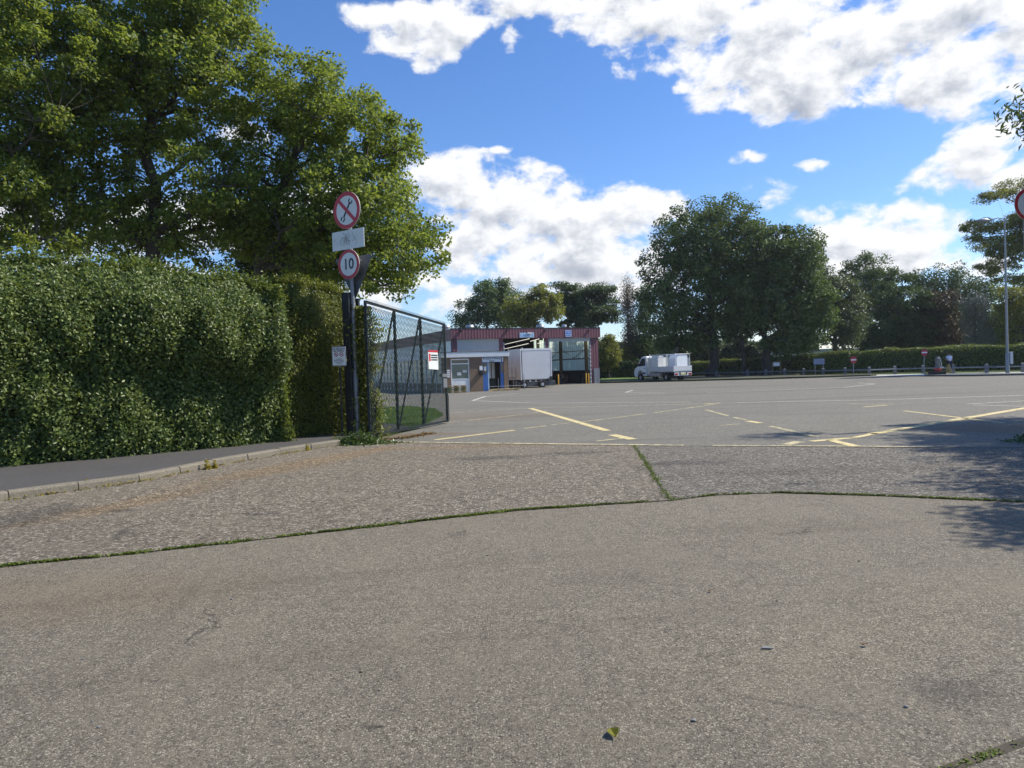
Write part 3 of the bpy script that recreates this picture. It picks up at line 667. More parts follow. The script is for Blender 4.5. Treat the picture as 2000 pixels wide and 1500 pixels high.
# ------------------------------------------------------------------ left hedges
def hedge(name, label, a, b, thick, hfun, n, lsize, leaf, seed, wob=.22, z0=.13, over=.25, cat='hedge', endleaf=True, dens_top=1.0, rnd=.25):
    """a = near end, b = far end of the front foot line"""
    a = Vector(a); b = Vector(b); L = (b-a).length; u = (b-a).normalized(); nrm = Vector((u.y, -u.x, 0))
    root = empty(name, (a.x, a.y, 0), 0, label, cat); r = np.random.default_rng(seed)
    U = np.array(u[:]); Nv = np.array(nrm[:]); Z = np.array([0, 0, 1.])
    def front(s, z):
        H = hfun(s/L); P = s[:, None]*U + z[:, None]*Z; fr_ = np.clip((z/H-.68)/.32, 0, 1); P = P-Nv*(rnd*fr_**2.2)[:, None]
        bulge = over*np.clip(z/H, 0, 1)**1.1*(1-.55*np.clip((z/H-.72)/.28, 0, 1)**2) + wob*lump(P, seed, 1.5)
        return P+Nv*bulge[:, None]
    # inner mass
    ns, nz = int(L/.35)+2, 14; S = np.linspace(0, L, ns); vs = []; fs = []
    for k in range(nz):
        f = k/(nz-1); q = front(S, hfun(S/L)*f*.95+z0*0)-Nv*.16; vs.append(q)
    for k in range(5):
        f = min(1, rnd/thick+.1)+(1-min(1, rnd/thick+.1))*(k+1)/5; q = S[:, None]*U - Nv*(thick*f) + Z*(hfun(S/L)*.93+.12*lump(S[:, None]*U-Nv*thick*f, seed+1, 1.2))[:, None]; vs.append(q)
    q = S[:, None]*U-Nv*thick; vs.append(q)
    rows = len(vs); V = np.concatenate(vs)
    for i in range(rows-1):
        for j in range(ns-1): fs.append((i*ns+j, i*ns+j+1, (i+1)*ns+j+1, (i+1)*ns+j))
    fs.append(tuple(i*ns for i in range(rows))); fs.append(tuple(i*ns+ns-1 for i in range(rows-1, -1, -1)))
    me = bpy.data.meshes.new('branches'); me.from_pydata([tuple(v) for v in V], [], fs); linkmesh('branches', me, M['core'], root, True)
    # leaves: face, top, end
    Hm = float(np.mean(hfun(np.linspace(0, 1, 20)))); A1 = L*Hm; A2 = L*thick*.9*dens_top; A3 = thick*Hm if endleaf else 0
    n1 = int(n*A1/(A1+A2+A3)); n2 = int(n*A2/(A1+A2+A3)); n3 = n-n1-n2
    s = r.uniform(0, L, n1); z = r.random(n1)**.9*hfun(s/L); P1 = front(s, z)+Nv*(r.normal(size=n1)*.09-.02)[:, None]
    N1 = Nv*.9+Z*.45+r.normal(size=(n1, 3))*.6
    s = r.uniform(0, L, n2); t = r.random(n2)*thick
    t = rnd*.75+t*(1-rnd*.75/thick); P2 = s[:, None]*U-Nv*t[:, None]; P2 = P2+Z*(hfun(s/L)*(.97)+.14*lump(P2, seed+1, 1.6)+r.normal(size=n2)*.07)[:, None]; N2 = Z+r.normal(size=(n2, 3))*.55
    P = [P1, P2]; NN = [N1, N2]
    if endleaf:
        z = r.random(n3)*float(hfun(np.array([1.0]))[0]); t = r.random(n3)*thick; P3 = U*L - Nv*t[:, None]+Z*z[:, None]; P3 = P3+U*(.1*lump(P3, seed+2, 2)+r.normal(size=n3)*.06)[:, None]
        P.append(P3); NN.append(U*.9+Z*.4+r.normal(size=(n3, 3))*.6)
    P = np.concatenate(P); NN = np.concatenate(NN)
    leaves('foliage', P, NN, lsize, M[leaf], root, seed=seed)
    m_ = n//9; s = r.uniform(0, L, m_//14).repeat(14)[:m_]; t = (rnd*.6+r.random(m_//14)*(thick-rnd)*.7).repeat(14)[:len(s)]; hh = r.random(len(s))
    hgt = (r.random(len(s)//14)**2*.42*min(1, lsize/.08)).repeat(14)[:len(s)]
    P3 = s[:, None]*U-Nv*t[:, None]+Z*(hfun(s/L)+hgt*hh)[:, None]+r.normal(size=(len(s), 3))*.035
    if rnd > .3: leaves('shoots', P3, Z+r.normal(size=P3.shape), lsize, M[leaf], root, seed=seed+1)
    return root
Z0 = KH
ha, hb = G(-260, 935, Z0), G(560, 863, Z0)
hA = lambda t: 4.12 - .30*np.clip((t-.55)/.45, 0, 1)**1.2 + .05*np.sin(t*23)+.04*np.sin(t*51+1)+.03*np.sin(t*97)
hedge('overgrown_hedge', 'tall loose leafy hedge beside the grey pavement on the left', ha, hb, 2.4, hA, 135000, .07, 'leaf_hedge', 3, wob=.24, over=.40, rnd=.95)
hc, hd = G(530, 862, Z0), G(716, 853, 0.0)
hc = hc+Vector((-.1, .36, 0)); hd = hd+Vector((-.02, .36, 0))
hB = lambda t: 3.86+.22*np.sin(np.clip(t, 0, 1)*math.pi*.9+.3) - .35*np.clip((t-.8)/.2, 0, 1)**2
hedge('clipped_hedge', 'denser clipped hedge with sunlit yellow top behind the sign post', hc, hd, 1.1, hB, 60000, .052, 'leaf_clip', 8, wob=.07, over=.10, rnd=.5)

# ------------------------------------------------------------------ left trees
tree('maple_tree', 'big maple at the far left edge behind the loose hedge', base_at(-40, 23.5), [E_(30, 120, 23.5, 235, 240, 190), E_(-60, 330, 23.0, 190, 190, 170), E_(60, 440, 23.5, 150, 85, 110)], .27, 300, 54000, .142, .6, 'leaf_maple', 21, nlimb=16, twigs=3)
tree('maple_tree', 'tallest maple rising past the top edge behind the loose hedge', base_at(308, 26), [E_(300, 130, 26, 215, 205, 190), E_(400, 20, 26, 120, 150, 150), E_(160, 330, 25.5, 150, 130, 140), E_(420, 380, 26, 130, 120, 140), E_(230, 440, 26.5, 190, 75, 120), E_(340, 475, 26.3, 130, 55, 100)], .34, 420, 78000, .145, .6, 'leaf_maple', 22, nlimb=18)
tree('maple_tree', 'rounded maple spreading over the green mesh gate', base_at(520, 27), [E_(590, 235, 27, 150, 150, 150), E_(715, 285, 27, 128, 100, 130), E_(700, 440, 26.5, 165, 140, 150), E_(770, 500, 25.5, 105, 95, 110), E_(520, 400, 27.5, 130, 130, 130), E_(610, 480, 27, 120, 70, 110)], .3, 380, 68000, .14, .58, 'leaf_maple', 23, nlimb=20)
tree('understorey_tree', 'dark small tree behind the loose hedge between the maple trunks', base_at(600, 31), [E_(560, 500, 31, 150, 75, 110)], .12, 60, 16000, .14, .8, 'leaf_dark', 24, nlimb=8)

# ------------------------------------------------------------------ far trees
FT = 'trees beyond the yard'
tree('lime_tree', 'round topped dark tree rising behind the left half of the maroon shed', base_at(955, 112), [E_(962, 590, 112, 50, 52), E_(915, 618, 112, 32, 42), E_(985, 625, 110, 30, 30)], .35, 110, 17000, .32, 1.25, 'leaf_lime', 31, group=FT, nlimb=12, twigs=1)
tree('yellowing_tree', 'yellow green tree behind the maroon shed roof', base_at(1045, 100), [E_(1050, 605, 100, 52, 42), E_(1062, 578, 100, 28, 26), E_(1010, 612, 100, 32, 32)], .3, 90, 15000, .3, 1.1, 'leaf_yg', 32, group=FT, nlimb=10, twigs=1, up=.9)
tree('cedar_tree', 'broad green layered tree behind the right half of the shed', base_at(1128, 108), [E_(1110, 562, 108, 34, 9), E_(1150, 570, 108, 56, 15), E_(1175, 592, 108, 36, 12), E_(1120, 602, 108, 50, 12), E_(1185, 622, 108, 30, 14), E_(1130, 632, 108, 48, 14), E_(1105, 585, 108, 34, 12), E_(1150, 610, 108, 58, 26), E_(1120, 580, 108, 44, 20)], .4, 150, 30000, .3, 1.2, 'leaf_cedar', 33, flat=.5, shell=.33, group=FT, bark='bark_dark', nlimb=14, twigs=1, up=1)
tree('sunlit_shrub', 'bright yellow leaved small tree just right of the maroon shed', base_at(1190, 92), [E_(1188, 690, 92, 24, 30), E_(1183, 668, 92, 18, 16), E_(1215, 705, 95, 20, 22)], .14, 60, 9000, .24, .9, 'leaf_yg', 34, group=FT, nlimb=8, twigs=1)
tree('birch_tree', 'thin brownish weeping birch left of the largest lime', base_at(1229, 98), [E_(1226, 590, 98, 15, 55), E_(1232, 660, 98, 20, 55), E_(1222, 700, 98, 26, 34)], .16, 95, 14000, .22, .85, 'leaf_brown', 35, group=FT, droop=1.3, flat=1.2, nlimb=8, bark='bark_dark', twigs=2, aspect=.4)
tree('pine_tree', 'slender dark evergreen between the birch and the largest lime', base_at(1250, 96), [E_(1256, 600, 96, 20, 50), E_(1262, 670, 96, 26, 45)], .2, 55, 8500, .26, 1.2, 'leaf_dark', 36, group=FT, nlimb=8, twigs=1)
tree('lime_tree', 'largest dome shaped lime behind the white truck', base_at(1393, 82), [E_(1385, 468, 82, 116, 88), E_(1325, 545, 82, 82, 95), E_(1430, 580, 82, 78, 90), E_(1300, 630, 82, 52, 58), E_(1450, 480, 82, 60, 60), E_(1370, 650, 83, 90, 38)],   .62, 430, 60000, .31, 1.2, 'leaf_lime', 37, group=FT, nlimb=26, twigs=2, fork=.3, shell=.38, bark='bark_dark')
tree('lime_tree', 'second large lime above the brown notice board', base_at(1497, 80), [E_(1530, 515, 80, 82, 80), E_(1500, 600, 80, 60, 70), E_(1570, 610, 80, 70, 72), E_(1540, 668, 80, 75, 28)], .55, 300, 42000, .31, 1.15, 'leaf_lime', 38, group=FT, nlimb=20, twigs=2, fork=.3, shell=.4, bark='bark_dark')
tree('lime_tree', 'slim lime with a leaning trunk between the two large limes', base_at(1456, 81), [E_(1450, 620, 81, 42, 50), E_(1462, 560, 82, 36, 45)], .28, 55, 8000, .26, 1.05, 'leaf_lime', 39, group=FT, nlimb=8, twigs=2, bark='bark_dark', lean=(-.5, 0))
tree('whitebeam_tree', 'pale grey green tree sweeping low right of the second lime', base_at(1632, 86), [E_(1630, 600, 86, 58, 64), E_(1655, 645, 84, 42, 48), E_(1600, 560, 86, 40, 44)], .4, 130, 21000, .26, 1.05, 'leaf_pale', 40, group=FT, nlimb=12, twigs=1)
tree('lime_tree', 'dark open crowned tree behind the pale grey green one', base_at(1686, 100), [E_(1690, 535, 100, 54, 42), E_(1720, 575, 100, 44, 46), E_(1670, 600, 100, 46, 46), E_(1690, 650, 98, 60, 34)], .4, 150, 24000, .3, 1.2, 'leaf_lime', 41, group=FT, nlimb=14, twigs=2, bark='bark_dark')
tree('spreading_tree', 'dark spreading tree above the taller no entry sign', base_at(1745, 90), [E_(1770, 605, 90, 62, 52), E_(1740, 660, 90, 60, 36), E_(1800, 655, 89, 44, 34), E_(1750, 560, 92, 42, 34)], .4, 140, 24000, .28, 1.1, 'leaf_dark', 42, group=FT, nlimb=14, twigs=1, flat=.5)
tree('conifer_tree', 'dense dark evergreen with upright tips behind the person', base_at(1850, 98), [E_(1850, 570, 98, 60, 52), E_(1800, 560, 100, 40, 30), E_(1900, 590, 98, 48, 58), E_(1860, 640, 97, 80, 52)], .4, 150, 26000, .28, 1.15, 'leaf_dark', 43, group=FT, nlimb=12, twigs=1, flat=1.3, up=.2)
tree('copper_tree', 'reddish brown leaved tree between the dark evergreens', base_at(1838, 88), [E_(1838, 605, 88, 34, 48), E_(1850, 655, 88, 32, 38)], .25, 60, 11000, .24, 1.0, 'leaf_copper', 44, group=FT, nlimb=8, twigs=1)
tree('silver_tree', 'silvery leaved tree left of the street lamp', base_at(1905, 84), [E_(1905, 610, 84, 26, 46), E_(1912, 655, 84, 26, 36)], .22, 60, 11000, .2, .9, 'leaf_silver', 45, group=FT, nlimb=8, twigs=1, droop=.6, aspect=.35)
tree('yellowing_tree', 'olive yellow tree behind the street lamp at the right edge', base_at(1990, 82), [E_(1985, 590, 82, 46, 56), E_(1960, 650, 82, 34, 36), E_(2060, 600, 82, 60, 80)], .35, 130, 22000, .25, 1.0, 'leaf_yg', 46, group=FT, nlimb=12, twigs=1)
tree('acacia_tree', 'feathery layered tree reaching in from the right edge behind the lamp', base_at(2075, 64), [E_(1950, 382, 63, 52, 11), E_(2010, 360, 63, 60, 18), E_(1935, 440, 63, 56, 18), E_(1925, 468, 63, 44, 16), E_(1975, 480, 64, 66, 30), E_(1955, 520, 64, 52, 18), E_(2060, 430, 64, 90, 60), E_(1985, 545, 64, 46, 14)], .35, 300, 50000, .2, .72, 'leaf_olive', 47, flat=.6, shell=.45, nlimb=18, twigs=2, group=FT, bark='bark', aspect=.4)
# mass of growth behind the trees so the wood closes low down
def shrubrow(name, label, x0, x1, Y, top, n, leaf, seed, lsize=.26, thick=3, group=None):
    a = D(x0, 740, Y); b = D(x1, 740, Y); ht = D((x0+x1)/2, top, Y).z
    hf = lambda t: ht*(1+.12*np.sin(t*17+seed)+.08*np.sin(t*41+seed*2))
    return hedge(name, label, (a.x, a.y, 0), (b.x, b.y, 0), thick, hf, n, lsize, leaf, seed, wob=.5, over=.3, cat='shrubs')
shrubrow('shrub_bed', 'dark shrubs behind the grass strip between shed and truck', 1172, 1330, 93, 705, 9000, 'leaf_dark', 51)
shrubrow('thicket', 'sunlit light green thicket seen between the lime trunks', 1330, 1500, 100, 668, 15000, 'leaf_pale', 52, lsize=.24)
shrubrow('thicket', 'dark thicket closing the view beneath the trees on the right', 1755, 2150, 104, 600, 30000, 'leaf_dark', 53, lsize=.3)
shrubrow('far_woodland', 'distant low belt of trees on the horizon behind the shed', 860, 1600, 170, 668, 22000, 'leaf_lime', 54, lsize=.6, thick=6)
# far trimmed hedge
fa, fb = D(1330, 740, 90), D(2150, 740, 66)
hf = lambda t: 1.75+.72*np.clip((t)/.55, 0, 1)+.04*np.sin(t*60)
hedge('trimmed_hedge', 'long trimmed hedge with lit flat top behind the low rail', (fa.x, fa.y, 0), (fb.x, fb.y, 0), 1.6, hf, 52000, .13, 'leaf_hedge', 61, wob=.06, over=.03, z0=0, endleaf=False)
# near tree just outside on the right: its crown overhangs the edge and casts the dappled shade
tree('ash_tree', 'near ash whose drooping leaf tips enter at the right edge above the speed sign', (18.6, 13.6, 0), [(17.2, 14.6, 7.3, 3.0, 2.4, 2.2), (15.6, 12.4, 6.6, 3.0, 2.0, 1.8), (13.9, 10.2, 6.2, 2.9, 1.9, 1.6), (19.5, 17.0, 9.0, 3, 3, 2.5), (12.95, 17.0, 7.6, .6, .6, 1.1)], .22, 210, 64000, .17, .66, 'leaf_ivy', 48, nlimb=16, aspect=.34, droop=.4)
tree('ash_tree', 'small near ash outside the right edge shading the concrete', (12.6, 7.6, 0), [(10.4, 7.5, 5.1, 1.5, 1.6, 1.0)], .14, 34, 7000, .16, .6, 'leaf_ivy', 49, nlimb=10, aspect=.34, droop=.4)

# ------------------------------------------------------------------ moss, ivy, weeds, litter
def along(pts, n, w, seed, clump=1.0):
    r = np.random.default_rng(seed); P = np.array([tuple(p) for p in pts]); seg = np.linalg.norm(np.diff(P, axis=0), axis=1); cum = np.concatenate([[0], np.cumsum(seg)])
    s = r.uniform(0, cum[-1], n); dens = np.sin(s*1.3+seed)+.8*np.sin(s*4.7)+.7*np.sin(s*13)+.6*np.sin(s*41+seed); s = s[r.random(n) < 1/(1+np.exp(-2.2*(dens+1.3*clump)))]
    i = np.clip(np.searchsorted(cum, s)-1, 0, len(seg)-1); t = (s-cum[i])/seg[i]; Q = P[i]+(P[i+1]-P[i])*t[:, None]
    d = unit(P[i+1]-P[i]); nn = np.stack([-d[:, 1], d[:, 0], 0*s], 1)
    ww = w*(.75+.4*np.sin(s*5.3+seed)+.3*np.sin(s*17)+.5*np.maximum(0, np.sin(s*2.1+seed*2))**6); Q = Q+nn*(r.normal(size=len(s))*ww)[:, None]
    return Q, r
def mossline(name, pts, n, w, seed, mat='moss', size=.028, h=.02, z=.004, clump=1.0):
    Q, r = along(pts, n, w, seed, clump); Q[:, 2] = z+r.random(len(Q))*h
    o = leaves(name, Q, np.array([0, 0, 1.])+r.normal(size=Q.shape)*.5, size, M[mat], seed=seed); o['kind'] = 'stuff'; return o
mossline('moss', apL[:-1]+[G(1150, 988)], 6500, .017, 71, size=.024, clump=.75)
mossline('moss', [G(1150, 988)]+apR, 3600, .014, 72, size=.024, clump=.4)
mossline('moss', [farM]+gl((1262, 905), (1290, 950), (1308, 976)), 1900, .035, 73, size=.024, clump=.55)
mossline('moss', [ka+kq*.03-kd*.3, kb+kq*.03+kd*.3], 500, .014, 74, size=.016, h=.008, z=.007, clump=.35)
mossline('joint_weeds', kp[1:7], 900, .03, 75, mat='weed', size=.035, h=.04, clump=.25)
# dark joint under the moss
def jointline(pts, w, z):
    mb = MB(); N_ = polyN(pts); vs = []; fs = []
    for p, n in zip(pts, N_): vs += [tuple((p-n*w).xy)+(z,), tuple((p+n*w).xy)+(z,)]
    for i in range(len(pts)-1): fs.append((2*i, 2*i+1, 2*i+3, 2*i+2))
    mb.add(vs, fs); return mb
j1 = jointline(walk(apL+apR[1:], .4), .011, .0075); o = j1.build('slab_joint', M['soil'], fix=False); o['kind'] = 'structure'
j1 = jointline(walk([farM]+gl((1262, 905), (1290, 950), (1308, 976)), .3), .018, .0078); o = j1.build('slab_joint', M['soil'], fix=False); o['kind'] = 'structure'
def pile(name, label, c, rad, n, mat, size, seed, h=.3, cat='plant', kind=None, trail=None):
    r = np.random.default_rng(seed); d = r.normal(size=(n, 2))*np.array(rad)*.5; rr = np.sqrt(((d/np.array(rad))**2).sum(1))
    z = np.abs(r.normal(size=n))*h*np.clip(1-rr*.8, .05, 1)+.01
    P = np.stack([d[:, 0], d[:, 1], z], 1)+np.array([c[0], c[1], 0]); o = leaves(name, P, np.array([0, 0, 1.])+r.normal(size=P.shape)*.6, size, M[mat], seed=seed)
    if kind: o['kind'] = kind
    else: tag(o, label, cat)
    return o
ip = G(706, 868)
pile('ivy', 'dark ivy spilling over the kerb at the foot of the sign post', (ip.x-.1, ip.y+.05), (.8, .3), 2600, 'leaf_ivy', .06, 81, .16)
for (px, py, s_) in [(655, 867, 1), (405, 917, .7), (420, 915, .6), (168, 955, .7), (600, 880, .6)]:
    p = G(px, py); pile('weed_tuft', {655: 'bright yellow weed growing from the kerb joint near the ivy', 405: 'low green weed at the middle of the kerb', 420: 'small yellow weed beside the low green weed on the kerb', 168: 'small weed with fallen leaves at the left end of the kerb', 600: 'tiny weed in the kerb joint left of the yellow weed'}[px], (p.x, p.y-.02), (.10*s_, .07*s_), 90, 'weed', .05, 90+px, .16*s_, group if False else 'weed')
mossline('leaf_litter', gl((725, 861), (790, 858), (850, 846)), 900, .12, 77, mat='litter', size=.05, h=.03, z=.02, clump=.9)
mossline('leaf_litter', kp[1:7], 260, .06, 78, mat='litter', size=.04, h=.015, z=.01, clump=.3)
def leaflet(name, label, px, py, size, mat, rz, cat='leaf'):
    p = G(px, py); r0 = empty(name, (p.x, p.y, .012), rz, label, cat); mb = MB(); s = size
    vs = []; fs = []
    prof = [(0, .02), (.2, .28), (.5, .36), (.8, .2), (1, .01)]
    for x, w in prof: vs += [(x*s-s/2, w*s, .35*w*s+.05*s), (x*s-s/2, 0, 0.005), (x*s-s/2, -w*s, .9*w*s)]
    for i in range(4): fs += [(3*i, 3*i+1, 3*i+4, 3*i+3), (3*i+1, 3*i+2, 3*i+5, 3*i+4)]
    mb.add(vs, fs); o = mb.build('blade', mat, r0, fix=False); so_ = o.modifiers.new('s', 'SOLIDIFY'); so_.thickness = .0015
    mb = MB(); mb.tube([(-s/2, 0, .004), (-s*.8, .02*s, .01)], .0015, 5); mb.build('stalk', mat, r0)
leaflet('fallen_leaf', 'curled green yellow leaf on the near road at the bottom', 1197, 1437, .075, M['leaf_yellow'], R(100))
leaflet('fallen_leaf', 'small orange brown leaf on the near road at right', 1690, 1263, .04, M['litter'], R(10))
leaflet('fallen_leaf', 'tiny brown leaf on the near road above the others', 1388, 1157, .04, M['litter'], R(40))
p = G(1497, 1268); r0 = MB(); r0.slab([(p.x-.03, p.y), (p.x+.035, p.y-.012), (p.x+.02, p.y+.02), (p.x-.01, p.y+.025)], .004, .01)
tag(r0.build('paper_scrap', M['concretepost'], bevel=.002), 'flat pale scrap of litter on the near road', 'litter')
r = random.Random(4)
for k in range(16):   # loose chippings
    px, py = r.uniform(100, 1900), r.uniform(1050, 1450); p = G(px, py); s = r.uniform(.006, .013); bm = bmesh.new(); bmesh.ops.create_icosphere(bm, subdivisions=1, radius=s)
    for v in bm.verts: v.co *= r.uniform(.7, 1.2); v.co.z *= .6
    me = bpy.data.meshes.new('pebble'); bm.to_mesh(me); bm.free(); o = linkmesh('pebble', me, M['concretepost' if k % 2 else 'kerb']); o.location = (p.x, p.y, s*.4)
    tag(o, 'tiny loose stone chipping lying on the near road', 'pebble', 'loose chippings on the near road')

# ------------------------------------------------------------------ sign posts
def ring_sign(parent, cz, rad, y, num=None, wrench=False, bar=False):
    mb = MB(); mb.disc(0, cz, rad, y, y+.012, 44); pl = mb.build('sign_plate', M['signwhite'], parent)
    mb = MB(); mb.ring(0, cz, rad*.78, rad*.995, y-.004, y-.0005, 44); mb.build('red_border', M['signred'], pl)
    if num: text('number', num, rad*1.02, M['signblack'], pl, (0, y-.004, cz-.01*rad), bold=rad*.012)
    if wrench:
        mb = MB(); a = R(56); c, s_ = math.cos(a), math.sin(a)
        def tr(q): return [(x*c-z*s_, x*s_+z*c+cz) for x, z in q]
        w = rad*.055; L = rad*.42
        mb.prism(tr([(-L, -w), (L, -w), (L, w), (-L, w)]), y-.004, y-.001)
        for sg in (-1, 1):
            for k in range(11):
                a0 = R(-135+27*k) if sg < 0 else R(45+27*k); a1 = a0+R(27)
                # open jaw points outward
                if sg < 0: a0 += R(180+135-135); a1 = a0+R(27)
                mid = (a0+a1)/2; outward = 0 if sg > 0 else math.pi
                dlt = abs((mid-outward+math.pi) % (2*math.pi)-math.pi)
                if dlt < R(35): continue
                ri, ro = rad*.075, rad*.16; cx = sg*(L+rad*.12)
                q = [(cx+ri*math.cos(a0), ri*math.sin(a0)), (cx+ro*math.cos(a0), ro*math.sin(a0)), (cx+ro*math.cos(a1), ro*math.sin(a1)), (cx+ri*math.cos(a1), ri*math.sin(a1))]
                mb.prism(tr(q), y-.004, y-.001)
        mb.build('spanner_symbol', M['signblack'], pl)
        mb = MB(); a = R(-45); c, s_ = math.cos(a), math.sin(a); w = rad*.095; L = rad*.82
        mb.prism([(x*c-z*s_, x*s_+z*c+cz) for x, z in [(-L, -w), (L, -w), (L, w), (-L, w)]], y-.008, y-.0045); mb.build('red_slash', M['signred'], pl)
    mb = MB()
    for dz in (-.35, .35): mb.box(-.07, .07, y+.013, y+.04, cz+rad*dz-.02, cz+rad*dz+.02)
    mb.build('bracket', M['galv'], parent)
    return pl
sp = G(699, 858); Ys = sp.y
def hz(px, py): return D(px, py, Ys).z
sgn = empty('sign_post', (sp.x, sp.y, 0), R(-33), 'grey post with no repairs roundel above a 10 limit roundel beside the gate', 'sign post')
ztop = hz(683, 384)
mb = MB(); mb.tube([(0, 0, -.1), (0, 0, 1.9)], .068, 16); mb.tube([(0, 0, 1.9), (0, 0, 1.98)], [.068, .052], 16); mb.tube([(0, 0, 1.98), (0, 0, ztop)], .052, 16); mb.build('pole', M['greypole'], sgn, smooth=True)
z1, z2, z3 = hz(682, 412), hz(683, 469), hz(684, 517)
ring_sign(sgn, z1, .47, -.095, wrench=True); ring_sign(sgn, z3, .375, -.095, num='10')
mb = MB(); mb.box(-.56, .56, -.09, -.078, z2-.24, z2+.24); pl = mb.build('weathered_plate', None or M['signwhite'], sgn)
pl['label'] = 'blank white plate with flaked remains of lettering'
def scribble(name, parent, cx, cz, w, h, n, seed, mat, y):
    rr_ = random.Random(seed); mb = MB()
    for k in range(n):
        x = cx+rr_.gauss(0, w*.35); z = cz+rr_.gauss(0, h*.3)
        if abs(x-cx) > w*.48 or abs(z-cz) > h*.45: continue
        a = rr_.uniform(.6, 2.2); l = rr_.uniform(.008, .035); t = rr_.uniform(.0015, .004)
        dx, dz = math.cos(a)*l, math.sin(a)*l; nx, nz = -math.sin(a)*t, math.cos(a)*t
        mb.add([(x-dx-nx, y, z-dz-nz), (x+dx-nx, y, z+dz-nz), (x+dx+nx, y, z+dz+nz), (x-dx+nx, y, z-dz+nz)], [(0, 1, 2, 3)])
    return mb.build(name, mat, parent, fix=False)
scribble('flaked_lettering', pl, -.06, z2, .85, .34, 170, 3, M['greypole'], -.0925); scribble('flaked_lettering', pl, -.07, z2+.03, .22, .36, 70, 4, M['signblack'], -.0935)
# back of a give way triangle, facing into the yard
tri = MB(); zt, zb = hz(705, 500), hz(697, 582); hw = .62
tri.prism([(-hw, zt), (hw, zt), (hw+.02, zt-.05), (.03, zb), (-.03, zb), (-hw-.02, zt-.05)], .078, .09); tb = tri.build('triangle_sign_back', M['signgrey'], sgn)
mb = MB()
for dz in (.12, .5): mb.box(-.36+dz*.4, .36-dz*.4, .062, .077, zt-dz-.02, zt-dz+.02)
mb.build('rail', M['galv'], tb)
mb = MB(); mb.tube([(0, 0, z3-.62), (0, 0, z3-.57)], .06, 14); mb.tube([(0, 0, z2-.35), (0, 0, z2-.30)], .06, 14); mb.build('clip', M['galv'], sgn)
# right hand speed sign, mostly outside the picture
rp = D(2009, 399, 16.7); s2 = empty('sign_post', (rp.x, rp.y+.1, 0), R(8), 'speed limit roundel cut by the right edge of the photo', 'sign post')
mb = MB(); mb.tube([(0, 0, -.1), (0, 0, rp.z+.4)], .05, 14); mb.build('pole', M['greypole'], s2, smooth=True); ring_sign(s2, rp.z, .375, -.095, num='10')
# small notice on the clipped hedge
ns_ = D(664, 696, 18.15); nt_ = empty('notice_board', (ns_.x, ns_.y-.1, ns_.z), R(-10), 'small white notice with two red circles fixed in front of the clipped hedge', 'notice')
mb = MB(); mb.box(-.185, .185, -.006, .006, -.24, .24); pl = mb.build('board', plain('fresh_white_board', (.82, .83, .82), .5, var=.03), nt_)
mb = MB()
for q in [(-.18, .18, .225, .233), (-.18, .18, -.233, -.225), (-.18, -.172, -.225, .225), (.172, .18, -.225, .225)]: mb.box(q[0], q[1], -.009, -.0065, q[2], q[3])
mb.build('black_border', M['signblack'], pl)
mb = MB()
for cx_ in (-.07, .07):
    mb.ring(cx_, .045, .042, .056, -.01, -.007, 24)
    c, s_ = math.cos(R(-45)), math.sin(R(-45)); mb.prism([(x*c-z*s_+cx_, x*s_+z*c+.045) for x, z in [(-.045, -.006), (.045, -.006), (.045, .006), (-.045, .006)]], -.012, -.0101)
mb.build('prohibition_symbol', M['signred'], pl)
mb = MB(); mb.box(-.095, -.05, -.009, -.0066, .035, .05); mb.box(.05, .09, -.009, -.0066, .035, .05); mb.build('cigarette_symbol', M['signblack'], pl)
text('lettering', 'NO SMOKING\nNO VAPING', .052, M['signblack'], pl, (0, -.009, .155), bold=.001)
text('lettering', 'It is against\nthe law to smoke\nor vape on these\npremises', .036, M['signblack'], pl, (0, -.009, -.12))
mb = MB(); mb.box(-.02, .02, .007, .04, -.28, .28); mb.build('batten', M['galv'], nt_)
mb = MB(); mb.tube([(0, .035, .0-ns_.z-.1), (0, .035, .24)], .022, 8); mb.build('stake', M['gateframe'], nt_)

# ------------------------------------------------------------------ gate
gp1 = D(691, 858, 18.35); gp1.z = 0
def gatepost(px, Y, w, h, label):
    p = D(px, 850, Y); o = empty('gate_post', (p.x, p.y, 0), R(-20), label, 'gate post', 'dark gate posts beside the sign post')
    mb = MB(); mb.box(-w/2, w/2, -w/2, w/2, -.1, h); mb.build('shaft', M['black'], o, bevel=.01)
    mb = MB(); mb.box(-w/2-.012, w/2+.012, -w/2-.012, w/2+.012, h, h+.02); mb.build('cap', M['black'], o, bevel=.005)
    mb = MB()
    for z in (.5, h*.5, h-.35): mb.tube([(w/2+.03, 0, z-.08), (w/2+.03, 0, z+.08)], .022, 10); mb.box(w/2-.01, w/2+.02, -.02, .02, z-.03, z+.03)
    mb.build('hinge', M['gateframe'], o)
gatepost(688, 18.3, .2, 3.72, 'thick black gate post directly behind the grey sign post')
gatepost(708, 18.6, .09, 3.6, 'thin black gate post right of the grey sign post')
ga = G(722, 859); gb = G(875, 827)
gv = gb-ga; GL = gv.length; gate = empty('mesh_gate', (ga.x, ga.y, 0), math.atan2(gv.y, gv.x), 'tall dark green chain link gate standing open beside the hedge', 'gate')
GH = D(726, 592, ga.y).z; GH2 = D(862, 630, gb.y).z; GH = (GH+GH2)/2
xs = [.03, GL*.40, GL*.70, GL-.03]
